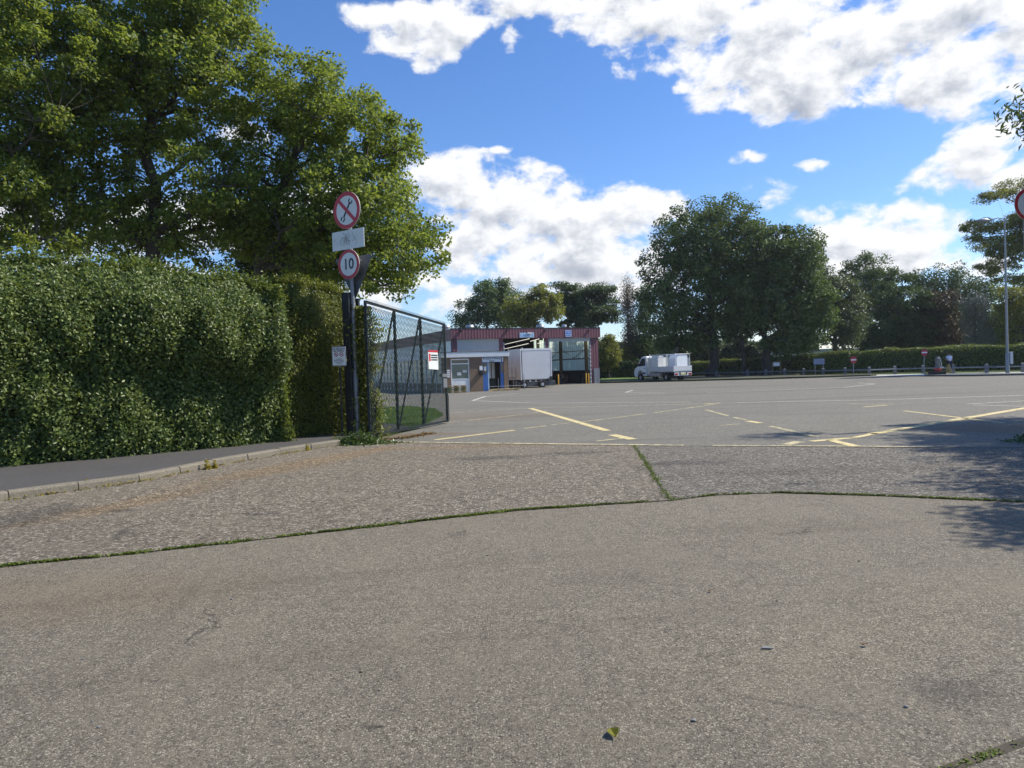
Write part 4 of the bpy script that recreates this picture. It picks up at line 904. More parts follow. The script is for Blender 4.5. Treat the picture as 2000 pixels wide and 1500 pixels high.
# positions of the uprights from where they stand in the photo
def gate_x(px, py):
    d = ray(px, py); n = Vector((-gv.y, gv.x, 0)); t = (ga.dot(n)-0)/(d.x*n.x+d.y*n.y); q = Vector((d.x*t, d.y*t, 0)); return (q-ga).length
xs = [.03, gate_x(774, 730), gate_x(824, 730), GL-.04]
mb = MB(); mb.box(0, GL, -.03, .03, .06, .12); mb.box(0, GL, -.03, .03, GH-.06, GH); mb.build('rail', M['gateframe'], gate, bevel=.004)
for i, x in enumerate(xs):
    w = .05 if i in (0, 3) else .06
    mb = MB(); mb.box(x-w/2, x+w/2, -.034, .034, .121, GH-.061); mb.build('upright', M['gateframe'], gate, bevel=.004)
for i in range(3):
    mb = MB(); mb.tube([(xs[i]+.05, .0, .14), (xs[i+1]-.05, .0, GH-.09)], .028, 6); mb.build('brace', M['gateframe'], gate)
# chain link: every wire is a zig-zag
cell = .088; nxw = int(GL/cell); nzw = int((GH-.16)/cell); mb_v = []; mb_f = []
rw = .0085
Vv = []; Ff = []
for i in range(nxw):
    x0 = i*cell+.02; sgn_ = 1
    for k in range(nzw+1):
        x = x0 + (cell/2 if k % 2 else -cell/2)*1.04; z = .1+k*cell*.98; yy = -.04 + (.004 if k % 2 else -.004)
        b0 = len(Vv)
        Vv += [(x-rw, yy-rw, z), (x+rw, yy-rw, z), (x, yy+rw, z)]
        if k: Ff += [(b0-3, b0-2, b0+1, b0), (b0-2, b0-1, b0+2, b0+1), (b0-1, b0-3, b0, b0+2)]
me = bpy.data.meshes.new('wire_mesh'); me.from_pydata(Vv, [], Ff); linkmesh('wire_mesh', me, M['darkgreen'], gate)
# a row of bent wire tips above the top rail
mb = MB()
for i in range(int(GL/.044)):
    x = i*.044+.02; mb.tube([(x, -.04, GH-.04), (x+.012, -.045, GH+.05)], .0045, 3, cap=False)
mb.build('wire_tips', M['gateframe'], gate, fix=False)
xl = GL-.3
mb = MB(); mb.box(GL-.42, GL-.02, -.05, .05, 1.55, 1.66); mb.box(GL-.38, GL-.08, -.06, -.04, 1.2, 1.5); mb.build('latch_box', M['galv'], gate, bevel=.005)
mb = MB(); mb.tube([(GL-.15, -.07, .05), (GL-.15, -.07, 1.0), (GL-.45, -.07, 1.0)], .014, 8); mb.tube([(GL+.06, -.02, .1), (GL+.06, -.02, .9), (GL+.0, -.02, 1.0)], .012, 8); mb.build('drop_bolt', M['gateframe'], gate)
xa = gate_x(833, 700); xb = gate_x(852, 700); zc = CAMH+.32
zt_ = D(833, 684, 21.5).z; zb_ = D(842, 719, 22).z
mb = MB(); mb.box(xa, xb, -.062, -.052, zb_, zt_); gs = mb.build('gate_sign', M['signwhite'], gate); gs['label'] = 'white notice with red heading wired to the gate'
mb = MB(); mb.box(xa, xb, -.066, -.0625, zt_-.06, zt_); mb.box(xa+.04, xa+.16, -.066, -.0625, zt_-.33, zt_-.1); mb.build('red_heading', M['signred'], gs)
mb = MB()
for k in range(3): mb.box(xa+.2, xb-.04, -.066, -.0625, zt_-.17-k*.07, zt_-.13-k*.07)
mb.build('text_line', M['signblack'], gs)
for ch in gate.children:
    me_ = ch.data
    co_ = np.empty(len(me_.vertices)*3); me_.vertices.foreach_get('co', co_); co_ = co_.reshape(-1, 3)
    co_[:, 2] *= 1.055-.10*np.clip(co_[:, 0]/GL, 0, 1); me_.vertices.foreach_set('co', co_.ravel()); me_.update()
# ivy climbing the hinge end
r = np.random.default_rng(5); n = 9500; z = r.random(n)*GH*1.02; wx = .30+.10*np.sin(z*3)+.08*np.sin(z*7+1)
P = np.stack([r.normal(size=n)*wx*.55+.02, r.normal(size=n)*.10-.02, z], 1)
iv = empty('climbing_ivy', (D(717, 850, 18.35).x, 18.4, 0), R(15), 'sunlit ivy column covering the hinge end of the mesh gate', 'ivy')
leaves('foliage', P, np.array([.7, -.5, .4])+r.normal(size=(n, 3))*.6, .065, M['leaf_clip'], iv, seed=3)
mb = MB()
for k in range(4): mb.tube([(random.uniform(-.08, .08), random.uniform(-.04, .04), h) for h in (0, .8, 1.6, 2.4, 3.1)], [.02, .018, .015, .01, .005], 5)
mb.build('stem', M['bark'], iv)

# ------------------------------------------------------------------ shed
SP0, SP1 = G(887, 760.9), G(1171, 748.3)
sv = SP1-SP0; SW = sv.length; SA = math.atan2(sv.y, sv.x)
SH = (D(1165, 641, SP1.y).z + D(887, 643, SP0.y).z)/2
shed = empty('workshop_shed', (SP0.x, SP0.y, 0), SA, 'maroon clad flat roofed workshop with two vehicle lanes', 'workshop')
def su(px, py=700):     # distance along the front for a photo column
    d = ray(px, py); n = Vector((-sv.y, sv.x, 0)); t = SP0.dot(n)/(d.x*n.x+d.y*n.y); q = Vector((d.x*t, d.y*t, 0)); return (q-SP0).dot(sv.normalized())
def sz(px, py):
    d = ray(px, py); n = Vector((-sv.y, sv.x, 0)); t = SP0.dot(n)/(d.x*n.x+d.y*n.y); return CAMH+d.z*t
SD = 46.0; FZ = sz(1000, 661)
x984, x1066, x1072, x1154 = su(984), su(1066), su(1072), su(1154)
mb = MB(); mb.box(-.15, SW+.15, -.18, 0, FZ, SH); mb.build('fascia', M['maroon'], shed)
mb = MB(); mb.box(-.17, SW+.17, -.2, .3, SH, SH+.07); mb.build('coping', M['black'], shed)
mb = MB(); mb.box(0, SW, .32, SD, SH-.25, SH-.1); mb.build('roof', M['darkint'], shed)
x892, x975 = su(893, 675), su(975, 675)
for a, b in ((0, x892), (x975, x984), (x1066, x1072), (x1154, SW)):
    mb = MB(); mb.box(a, b, 0, .3, 0, FZ-.002); mb.build('pier', M['maroon'], shed)
mb = MB(); mb.box(x892, x975, .05, .12, 0, FZ-.003); mb.build('closed_shutter', M['rollerwhite'], shed)
xh = [(x984, x1066), (x1072, x1154)]
mb = MB(); mb.box(x1072+.02, x1154-.02, .02, .28, FZ-.36, FZ-.004); mb.build('shutter_housing', M['rollergrey'], shed)
mb = MB()
for a, b in xh: mb.box(a, a+.1, -.02, .12, 0, FZ-.37); mb.box(b-.1, b, -.02, .12, 0, FZ-.37)
mb.build('shutter_guide', M['rollergrey'], shed)
mb = MB(); mb.box(su(1160, 735), SW+.02, -.05, -.001, 0, sz(1165, 719)); mb.build('grey_skirting', M['greysheet'], shed)
# side walls
mb = MB(); mb.box(-.15, -.001, 0.001, SD, SH-1.05, SH-.001); mb.build('side_fascia', M['maroon_side'], shed)
mb = MB(); mb.box(-.05, 0, .31, SD, 3.0, SH-1.051); mb.build('clerestory_window', plain('pale_glazing', (.30, .40, .45), .3, var=.3, vscale=1), shed)
mb = MB()
for k in range(16): mb.box(-.08, -.051, .3+k*2.8, .4+k*2.8, 3.0, SH-1.06)
mb.build('window_mullion', M['fascia'], shed)
mb = MB(); mb.box(-.05, 0, .31, SD, 0, 2.999); mb.build('left_wall', M['darkint'], shed)
mb = MB(); mb.box(SW-.06, SW, .31, 14.2, 1.35, SH-.26); mb.build('translucent_side_wall', M['translucent'], shed)
mb = MB(); mb.box(SW-.07, SW, 14.201, SD, 1.35, SH-.26); mb.build('right_wall_panel', M['darkint'], shed)
mb = MB(); mb.box(SW-.08, SW, .31, SD, 0, 1.349); mb.build('right_wall_base', M['darkint'], shed)
mb = MB(); mb.box(0.01, SW-.09, SD, SD+.2, 0, SH-.26); mb.build('back_wall', M['darkint'], shed)
mb = MB(); mb.box(0.01, SW-.09, .31, SD-.01, .009, .03); mb.build('floor', M['intfloor'], shed)
mb = MB()
for k in range(7):
    y = 1.9+k*5.4; mb.box(SW-.38, SW-.1, y, y+.26, .03, SH-.3)
mb.build('inside_column', M['colbrown'], shed)
mb = MB(); 
for k in range(6):
    y = 2.2+k*5.4; mb.tube([(SW-.15, y, 3.6), (SW-.15, y+2.6, 2.6)], .03, 5); mb.tube([(SW-.15, y+2.4, 2.6), (SW-.15, y+5, 3.6)], .03, 5)
mb.box(SW-.16, SW-.065, .4, SD, 2.5, 2.62); mb.box(SW-.16, SW-.065, .4, SD, 3.35, 3.42); mb.build('side_rail', M['colbrown'], shed)
mb = MB()
for k in range(9):
    mb.box(.2, SW-.4, 2+k*4.6, 2.2+k*4.6, SH-.62, SH-.3)
mb.build('roof_beam', M['darkint'], shed)
lm, nt, b = nmat('fluorescent_tube'); b.inputs['Emission Color'].default_value = (1, .97, .85, 1); b.inputs['Emission Strength'].default_value = .75
b.inputs['Base Color'].default_value = (.8, .8, .75, 1)
mb = MB()
shM = Matrix.Translation(SP0) @ Matrix.Rotation(SA, 4, 'Z'); shI = shM.inverted()
for (a_, b2_, hz_) in (((986, 672.5), (1034, 661.5), SH-.7), ((985, 681.5), (1032, 671), SH-1.3), ((1036, 666.5), (1064, 660.5), SH-.95), ((1050, 671), (1066, 667.5), SH-1.2)):
    q0 = shI @ G(*a_, hz_); q1 = shI @ G(*b2_, hz_)
    q1.y = max(q1.y, .8); mb.tube([q0, q1], .028, 6)
mb.build('strip_light', lm, shed)
# signs on the fascia
a, b_ = su(1013, 655), su(1041, 655); z0_, z1_ = sz(1027, 659.5), sz(1027, 650)
mb = MB(); mb.box(a, b_, -.22, -.19, z0_, z1_); pl = mb.build('lane_sign', M['signpaleblue'], shed)
text('lettering', 'LANE 2', (z1_-z0_)*.8, M['signblue'], pl, ((a+b_)/2, -.224, (z0_+z1_)/2), bold=.0, sx=1.15)
mb = MB(); mb.box(a+(b_-a)*.5, a+(b_-a)*.82, -.42, -.225, z1_-.10, z1_+.02); mb.build('flood_lamp', M['white'], shed)
a, b_ = su(1102, 651), su(1114, 651); z0_, z1_ = sz(1108, 658), sz(1108, 645)
mb = MB(); mb.box(a, b_, -.22, -.19, z0_, z1_); pl = mb.build('blue_sign', M['signblue'], shed)
mb = MB(); q = .03
for bx in [(a+.02, b_-.02, z1_-.05, z1_-.02), (a+.02, b_-.02, z0_+.02, z0_+.05), (a+.02, a+.05, z0_+.051, z1_-.051), (b_-.05, b_-.02, z0_+.051, z1_-.051)]: mb.box(bx[0], bx[1], -.224, -.2205, bx[2], bx[3])
mb.build('white_border', M['white'], pl)
text('lettering', 'CAR\nLANE', (z1_-z0_)*.36, M['white'], pl, ((a+b_)/2, -.2245, (z0_+z1_)/2), bold=.0, sx=.9)
for px in (898, 988, 1062, 1147):
    a = su(px, 646); mb = MB(); mb.box(a-.12, a+.12, -.42, -.185, sz(px, 646)-.06, sz(px, 646)+.04); mb.build('wall_lamp', M['black'], shed)
for px, w in ((893, .33), (941, .33), (1083, .33), (1131, .2)):
    a = su(px, 640); mb = MB(); mb.tube([(a, 3, SH-.1), (a, 3, SH+.28)], w*.8, 12); mb.tube([(a, 3, SH+.28), (a, 3, SH+.36), (a, 3, SH+.58), (a, 3, SH+.6)], [w, w*1.35, w*1.1, w*.4], 12); mb.build('roof_ventilator', M['alu'], shed, smooth=True)

# things inside the lane: pallets of tyres and bollards
r = random.Random(12)
for k, (px, t_) in enumerate([(1078, 2.0), (1092, 2.4), (1103, 1.6), (1118, 2.8), (1131, 3.2), (1146, 1.2)]):
    x = su(px)+.2; P_ = Vector((SP0.x, SP0.y, 0)) + Vector((math.cos(SA), math.sin(SA), 0))*x + Vector((-math.sin(SA), math.cos(SA), 0))*(t_)
    st = empty('tyre_stack', P_, SA, ['low pile of dark tyres nearest the box body', 'tallest pile of dark tyres inside the lane', 'short pile of tyres behind the tallest pile', 'brown stained pile of tyres in the middle of the lane', 'rusty pile of tyres behind the yellow bollards', 'tyre pile nearest the right pier of the lane'][k], 'tyres', 'tyre stacks inside the right lane')
    n = [5, 8, 5, 6, 5, 5][k]
    for j in range(n):
        mb = MB(); rr_ = .33+r.uniform(-.03, .03); vs = []; fs = []; cx_, cy_ = r.uniform(-.04, .04), r.uniform(-.04, .04)
        for i in range(16):
            c, s_ = math.cos(i*math.pi/8), math.sin(i*math.pi/8)
            for (q, z) in ((rr_*.58, .02), (rr_*.92, 0), (rr_, .04), (rr_, .14), (rr_*.92, .18), (rr_*.58, .16)): vs.append((cx_+q*c, cy_+q*s_, z+.03+j*.18))
        for i in range(16):
            for q in range(6): fs.append((i*6+q, i*6+(q+1) % 6, ((i+1) % 16)*6+(q+1) % 6, ((i+1) % 16)*6+q))
        mb.add(vs, fs); mb.build('tyre', M['rubber'] if k not in (3, 4) else M['rust'], st, smooth=True)
for k, px in enumerate((1085, 1139, 1144)):
    x = su(px); P_ = Vector((SP0.x, SP0.y, 0)) + Vector((math.cos(SA), math.sin(SA), 0))*x + Vector((math.sin(SA), -math.cos(SA), 0))*(.45)
    bo = empty('bollard', P_, SA, ['dull yellow bollard next to the grey box body', 'left of the two bright yellow bollards in the right lane', 'right of the two bright yellow bollards in the right lane'][k], 'bollard', 'yellow bollards at the lane mouth')
    mb = MB(); mb.tube([(0, 0, 0), (0, 0, 1.0), (0, 0, 1.05)], [.06, .06, .03], 12); mb.build('shaft', M['yellowpaint'], bo, smooth=True)
    mb = MB(); mb.box(-.1, .1, -.1, .1, .008, .03); mb.build('base_plate', M['galv'], bo)

# ------------------------------------------------------------------ office annex
OP0 = G(866, 768); uu = sv.normalized(); vv = Vector((-uu.y, uu.x, 0))
OA = SA*.9; uu = Vector((math.cos(OA), math.sin(OA), 0)); vv = Vector((-uu.y, uu.x, 0))
def ou(px, py=720):
    d = ray(px, py); t = OP0.dot(vv)/(d.x*vv.x+d.y*vv.y); q = Vector((d.x*t, d.y*t, 0)); return (q-OP0).dot(uu)
def oz(px, py):
    d = ray(px, py); t = OP0.dot(vv)/(d.x*vv.x+d.y*vv.y); return CAMH+d.z*t
OW = ou(992); OH = oz(900, 688); OF = oz(900, 698)
off_ = empty('office_annex', (OP0.x, OP0.y, 0), OA, 'single storey brown brick office with white fascia in front of the shed', 'office')
xw0, xw1 = ou(880.5), ou(917); xd0, xd1 = ou(943), ou(984)
OD = (SP0-OP0).dot(vv)+.1
mb = MB(); mb.box(0, xw0, 0, .25, 0, OF); mb.box(xw1, xd0, 0, .25, 0, OF); mb.box(xd1, OW, 0, .25, 0, OF); mb.box(xw0, xw1, 0, .25, oz(898, 700.5), OF); mb.box(OW-.25, OW, .25, OD, 0, OF)
mb.build('brick_wall', M['brick'], off_)
mb = MB(); mb.box(-.15, OW+.1, -.15, 0.0, OF, OH); mb.box(-.15, -.001, .001, 44, OF, OH); mb.build('fascia', M['fascia'], off_)
mb = MB(); mb.box(-.1, OW+.05, .001, OD-.2, OF+.05, OH-.03); mb.box(-.17, OW+.12, -.17, .05, OH, OH+.04); mb.build('flat_roof', M['black'], off_)
# long glazed side wing running back
mb = MB(); mb.box(.0, .1, .26, 44, 0, .75); mb.build('side_brick', M['brick'], off_)
mb = MB(); mb.box(.02, .06, .26, 44, .751, OF-.001); mb.build('side_glazing', plain('teal_glazing', (.16, .26, .28), .2, var=.5, vscale=.8, spec=.8), off_)
mb = MB()
for k in range(30): mb.box(-.03, .019, .3+k*1.45, .42+k*1.45, .0, OF-.001)
mb.build('side_mullion', M['fascia'], off_)
# window unit
wf = MB(); zs = [oz(898, 765), oz(898, 741), oz(898, 739.5), oz(898, 711.5), oz(898, 709.5), oz(898, 703), oz(898, 700.7)]
W0, W1 = xw0+.003, xw1-.003; t_ = .09
wf.box(W0, W0+t_, .04, .12, 0, zs[6]); wf.box(W1-t_, W1, .04, .12, 0, zs[6]); wf.box(W0+t_, W1-t_, .04, .12, zs[5], zs[6]); wf.box(W0+t_, W1-t_, .04, .12, zs[3], zs[4]); wf.box(W0+t_, W1-t_, .04, .12, zs[1], zs[2])
win = wf.build('window_frame', M['white'], off_)
mb = MB(); mb.box(W0+t_, W1-t_, .07, .09, zs[2], zs[3]); mb.build('pane', M['greenglass'], win)
mb = MB(); mb.box(W0+t_, W1-t_, .07, .09, zs[4], zs[5]); mb.build('vent_pane', M['glassdark'], win)
mb = MB(); mb.box(W0+t_, W1-t_, .06, .1, .02, zs[1]); mb.build('lower_panel', M['white'], win)
mb = MB()
for (p0, p1, q0, q1) in ((893, 901, 727, 733), (904, 912, 723, 728)): mb.box(ou(p0), ou(p1), .06, .066, oz(898, q1), oz(898, q0))
mb.build('paper_notice', M['signwhite'], win)
mb = MB(); mb.box(ou(867.5), ou(879), -.02, 0-.001, oz(873, 738), oz(873, 722)); pl = mb.build('wall_notice', plain('faded_notice', (.34, .31, .31), .6), off_)
mb = MB()
for k in range(4): mb.box(ou(868.5), ou(878), -.025, -.021, oz(873, 737-k*4), oz(873, 735-k*4))
mb.build('text_line', M['white'], pl)
# doorway
dw = MB(); zt_ = oz(960, 707.5); X = lambda p: ou(p)
dw.box(xd0, X(953), .05, .12, 0, zt_); dw.box(X(977.5), xd1, .05, .12, 0, zt_); dw.build('blue_door_panel', M['blue'], off_)
mb = MB(); mb.box(X(944.5), X(951.5), .03, .049, oz(948, 730), oz(948, 709)); mb.box(X(978.5), X(983), .03, .049, oz(980, 728), oz(980, 709)); mb.build('door_glass', M['glassdark'], off_)
mb = MB(); mb.box(X(953)+.002, X(955), .05, .13, 0, zt_); mb.build('door_frame', M['signpaleblue'], off_)
mb = MB(); mb.box(X(955), X(977.5), 1.0, 1.05, .02, zt_); mb.build('hall_wall', plain('olive_hall_wall', (.08, .085, .06), .8), off_)
mb = MB(); mb.box(X(961.5), X(966.5), .9, .95, 1.0, zt_-.02); mb.box(X(968), X(973.5), .85, .9, 1.0, zt_-.02); mb.build('curtain', M['cream'], off_)
mb = MB(); mb.box(xd0, xd1, .05, .2, zt_+.001, OF-.001); mb.build('door_lintel', M['blue'], off_)
a, b_ = X(942), X(979); z0_, z1_ = oz(960, 707), oz(960, 698.3)
mb = MB(); mb.box(a, b_, -.06, -.03, z0_, z1_); pl = mb.build('name_board', M['fascia'], off_)
text('lettering', 'Reception & Waiting\nRoom', .19, M['signblack'], pl, ((a+b_)/2, -.064, (z0_+z1_)/2), bold=.002, sx=.92)
mb = MB(); mb.box(X(936.5), X(942.3), -.03, -.001, oz(939, 723), oz(939, 714.5)); mb.box(X(945.3), X(950), .02, .029, oz(947, 724), oz(947, 716)); mb.build('paper_notice', M['white'], off_)
mb = MB(); mb.box(X(936), X(942.5), -.2, -.001, oz(939, 733), oz(939, 724)); mb.build('post_box', M['black'], off_, bevel=.03)
mb = MB(); mb.box(X(981), X(983), -.03, -.001, oz(982, 706), oz(982, 698)); mb.build('downpipe', M['white'], off_)
# step and rails
q = OP0 + uu*X(968) - vv*.5
o = empty('door_ramp', (q.x, q.y, 0), OA, 'low wooden step with thin rail outside the blue doors', 'step')
mb = MB(); mb.prism([(-.8, .008), (1.6, .008), (1.6, .16), (-.5, .16)], -.5, .45); mb.build('platform', M['wood'], o)
o2 = empty('hand_rail', (q.x, q.y, 0), OA, 'thin grey tubular rail in front of the blue doors', 'rail')
mb = MB(); mb.tube([(-.25, -.62, 0), (-.25, -.62, 1.0), (-.25, -.62, 1.02)], .025, 8); mb.tube([(1.95, -.62, 0), (1.95, -.62, 1.25)], .025, 8); mb.build('rail_post', M['galv'], o2)
mb = MB(); mb.tube([(-1.0, -.62, .38), (1.95, -.62, .38)], .016, 6); mb.build('bar', M['galv'], o2)
# pallets at the left corner
q = OP0 + uu*.75 - vv*.9
for k in range(4):
    o = empty('pallet', (q.x+random.uniform(-.05, .05), q.y+random.uniform(-.05, .05), .008+k*.145), OA+random.uniform(-.04, .04), ['bottom', 'second from bottom', 'third from bottom', 'top'][k]+' pallet of the wooden stack by the office window', 'pallet', 'pallets stacked by the office')
    mb = MB(); [mb.box(-.65, .65, -.5+j*.21, -.39+j*.21, .102, .14) for j in range(5)]; mb.build('deck_board', M['wood'] if k != 1 else M['woodgreen'], o)
    mb = MB(); [mb.box(-.65+i*.59, -.53+i*.59, -.47, .42, .036, .101) for i in range(3)]; mb.build('block', M['woodgreen'] if k in (1, 2) else M['wood'], o)
    mb = MB(); [mb.box(-.65, .65, -.5+j*.42, -.39+j*.42, 0, .035) for j in range(3)]; mb.build('base_board', M['wood'], o)

# ------------------------------------------------------------------ box body standing in the lane
bc = D(1018, 750, 62.0); br_ = D(1078, 750, 63.2)
bv = Vector((br_.x-bc.x, br_.y-bc.y, 0)); BW = bv.length; BA = math.atan2(bv.y, bv.x)
bx = empty('box_body', (bc.x, bc.y, 0), BA, 'large pale grey lorry box body standing on a dark trailer before the shed', 'lorry box')
bt = D(1040, 680.5, 62).z; bb = D(1020, 742.5, 62).z
# left face recedes so that it is seen 26 px wide
BL = 3.9; pl_ = D(992, 700, 65.2); lv = Vector((pl_.x-bc.x, pl_.y-bc.y, 0)); cA, sA = math.cos(-BA), math.sin(-BA)
lx, ly = lv.x*cA-lv.y*sA, lv.x*sA+lv.y*cA
foot = [(0, 0), (BW, 0), (BW+lx, ly), (lx, ly)]
mb = MB(); mb.slab(foot, bb, bt); mb.build('box_shell', [M['cream']], bx, bevel=.03)
mb = MB(); mb.box(.14, BW-.08, -.035, -.003, bb+.06, bt-.16); mb.build('rear_door', M['boxgrey'], bx, bevel=.01)
mb = MB(); mb.box(-.02, BW+.02, -.05, -.002, bt-.15, bt+.01); mb.box(-.02, .05, -.05, -.002, bb, bt-.151); mb.box(BW-.06, BW+.02, -.05, -.002, bb, bt-.151); mb.build('corner_frame', M['white'], bx)
mb = MB(); mb.box(.09, .12, -.045, -.0025, bb, bt-.16); mb.build('door_seal', M['rubber'], bx)
mb = MB(); mb.tube([(.2, -.02, bt), (.2, -.02, bt+.12)], .03, 6); mb.tube([(BW-.2, -.02, bt), (BW-.2, -.02, bt+.1)], .03, 6); mb.tube([(lx*.95, ly*.95, bt), (lx*.95, ly*.95, bt+.1)], .03, 6); mb.build('marker_lamp', M['white'], bx)
mb = MB(); mb.box(.1, BW-.05, .3, .42, bb-.2, bb-.01); mb.box(.1, BW-.05, 2.0, 2.12, bb-.2, bb-.01); mb.build('chassis_beam', M['rust'], bx)
mb = MB()
for k in range(4): mb.box(.25+k*.55, .37+k*.55, -.03, -.001, bb-.16, bb-.05)
mb.build('tail_light', M['signwhite'], bx)
mb = MB(); mb.slab([(-.3, .0), (BW+.32, -.05), (BW+.2+lx, ly), (lx, ly)], .14, .58); mb.build('trailer_bed', plain('dark_trailer_paint', (.05, .06, .065), .6, var=.4), bx, bevel=.02)
mb = MB(); mb.box(-.05, BW, .1, .2, .581, bb-.2); mb.build('trailer_bulkhead', M['rubber'], bx)
for (x, y) in ((.2, -.16), (1.9, -.2), (.05+lx*.5, ly*.5), (lx*.8, ly*.8), (BW+lx*.6, ly*.7)):
    mb = MB(); mb.tube([(x, y-.14, .3), (x, y+.14, .3)], .3, 16); w = mb.build('wheel', M['rubber'], bx, smooth=True); mb = MB(); mb.tube([(x, y-.145, .3), (x, y+.145, .3)], .14, 12); mb.build('rim', M['alu'], w)
mb = MB(); mb.tube([(1.4, -.08, bb-.25), (BW-.05, -.1, bb+.12)], .025, 6); mb.tube([(1.5, -.08, .3), (BW+.05, -.1, bb-.1)], .02, 6); mb.box(BW-.2, BW-.02, -.12, -.02, bb-.1, bb+.25); mb.build('lift_arm', M['rubber'], bx)
cg = D(998, 750, 61.3); o = empty('access_steps', (cg.x, cg.y, 0), BA, 'black tubular access platform with guard rail left of the box body', 'steps')
h1_, h2_ = D(998, 737.5, 61.3).z, D(998, 718.5, 61.3).z; w2 = .36
mb = MB(); mb.box(-w2, w2, -.3, .3, h1_-.05, h1_); mb.build('platform', M['black'], o)
mb = MB()
for x in (-w2, 0, w2): mb.tube([(x, -.3, h1_), (x, -.3, h2_)], .022, 6)
mb.tube([(-w2, -.3, h2_), (w2, -.3, h2_)], .022, 6); mb.tube([(-w2, -.3, (h1_+h2_)/2), (w2, -.3, (h1_+h2_)/2)], .018, 6); mb.build('guard_rail', M['black'], o)
mb = MB()
for x in (-w2, w2):
    for y in (-.28, .28): mb.tube([(x, y, 0), (x, y, h1_-.05)], .022, 6)
mb.build('leg', M['galv'], o)

# ------------------------------------------------------------------ flatbed truck
tp = G(1334, 744.3); tk = empty('flatbed_truck', (tp.x, tp.y, 0), R(90+30), 'white dropside truck with tool boxes parked on the far side of the yard', 'truck')
tk.scale = (1.03, 1.13, 1.13)
# local: +x is the front, +y is the left side
W = 1.0
prof = [(3.82,.5),(4.42,.5),(4.46,.75),(4.62,.93),(4.85,1.0),(5.08,.93),(5.24,.75),(5.28,.42),(5.62,.42),(5.72,.62),(5.72,.95),(5.6,1.16),(5.18,1.38),(4.62,2.12),(4.35,2.24),(3.95,2.25),(3.82,2.18)]
mb = MB(); mb.prism(prof, -W, W); cab = mb.build('cab', M['truckwhite'], tk, bevel=.04)
for s_ in (1, -1):
    y0, y1 = (W+.001, W+.008) if s_ > 0 else (-W-.008, -W-.001)
    mb = MB(); mb.prism([(4.0, 1.42), (5.02, 1.36), (5.06, 1.42), (4.56, 2.04), (4.02, 2.08)], y0, y1); mb.build('side_window', M['glassdark'], cab)
    mb = MB(); mb.prism([(3.86, .55), (3.89, .55), (3.89, 2.1), (3.86, 2.1)], y0, y1); mb.box(4.02, 4.18, y0, y1, 1.16, 1.22); mb.prism([(3.98, .68), (4.4, .68), (4.36, .85), (3.98, .80)], y0, y1); mb.build('door_trim', M['black'], cab)
    mb = MB(); mb.box(4.95, 5.12, W*s_-.001 if s_ > 0 else -W-.22, W+.22 if s_ > 0 else -W+.001, 1.42, 1.68); mb.build('door_mirror', M['black'], cab, bevel=.02)
mb = MB(); q = [(5.16, 1.415), (4.66, 2.08)]
dxn, dzn = .012, .009
mb.add([(q[0][0]+dxn, -.88, q[0][1]+dzn), (q[0][0]+dxn, .88, q[0][1]+dzn), (q[1][0]+dxn, .8, q[1][1]+dzn), (q[1][0]+dxn, -.8, q[1][1]+dzn)], [(0, 1, 2, 3)]); mb.build('windscreen', M['glassdark'], cab, fix=False)
mb = MB(); mb.box(5.6, 5.76, -.95, .95, .35, .60); mb.build('bumper', M['black'], cab, bevel=.02)
for s_ in (1, -1): mb = MB(); mb.box(5.55, 5.735, .62*s_-.14, .62*s_+.14, .85, 1.0); mb.build('headlight', M['signwhite'], cab, bevel=.02)
def wheel(x, y, parent, dual=False):
    mb = MB(); w = .11 if not dual else .2; vs = []; fs = []; n = 24; pr = [(.2, -w), (.33, -w), (.36, -w*.7), (.36, w*.7), (.33, w), (.2, w)]
    for i in range(n):
        c, q_ = math.cos(2*math.pi*i/n), math.sin(2*math.pi*i/n)
        for r_, yy in pr: vs.append((x+r_*c, y+yy, .36+r_*q_))
    for i in range(n):
        for j in range(6): fs.append((i*6+j, i*6+(j+1) % 6, ((i+1) % n)*6+(j+1) % 6, ((i+1) % n)*6+j))
    mb.add(vs, fs); t_ = mb.build('wheel', M['rubber'], parent, smooth=True)
    mb = MB(); mb.tube([(x, y-w*.6, .36), (x, y+w*.6, .36)], .2, 16); mb.tube([(x, y-w*.8, .36), (x, y+w*.8, .36)], .07, 10); mb.build('rim', M['alu'], t_)
for s_ in (1, -1): wheel(4.86, .86*s_, tk); wheel(1.15, .80*s_, tk, True)
mb = MB(); mb.box(-.1, 3.8, -.42, -.32, .55, .78); mb.box(-.1, 3.8, .32, .42, .55, .78); mb.box(1.05, 1.25, -.6, .6, .3, .42); mb.build('chassis', M['rubber'], tk)
for s_ in (1, -1):
    mb = MB(); mb.box(1.9, 3.5, .7*s_-.28, .7*s_+.28, .45, .74); mb.build('side_locker', M['alu'] if s_ > 0 else M['rubber'], tk, bevel=.02)
    mb = MB(); mb.tube([(1.15+.46*math.cos(t), .92*s_, .36+.46*math.sin(t)) for t in [i*math.pi/10 for i in range(11)]], .035, 6); mb.build('mudguard', M['black'], tk)
mb = MB(); mb.box(0, 3.3, -1.0, 1.0, .80, .88); mb.build('bed_floor', M['alu'], tk)
for s_ in (1, -1):
    mb = MB(); mb.box(.03, 1.62, W*s_-.015, W*s_+.015, .885, 1.30); mb.box(1.68, 3.27, W*s_-.015, W*s_+.015, .885, 1.30); mb.build('side_board', M['boxgrey'], tk, bevel=.006)
mb = MB(); mb.box(-.03, 0, -.96, .96, .885, 1.30); mb.build('tailboard', M['boxgrey'], tk, bevel=.006)
mb = MB()
for x in (0, 1.65, 3.3):
    for s_ in (1, -1): mb.box(x-.025, x+.025, W*s_-.03, W*s_+.03, .8, 1.34 if x < 3 else 2.4)
mb.build('bed_post', M['white'], tk)
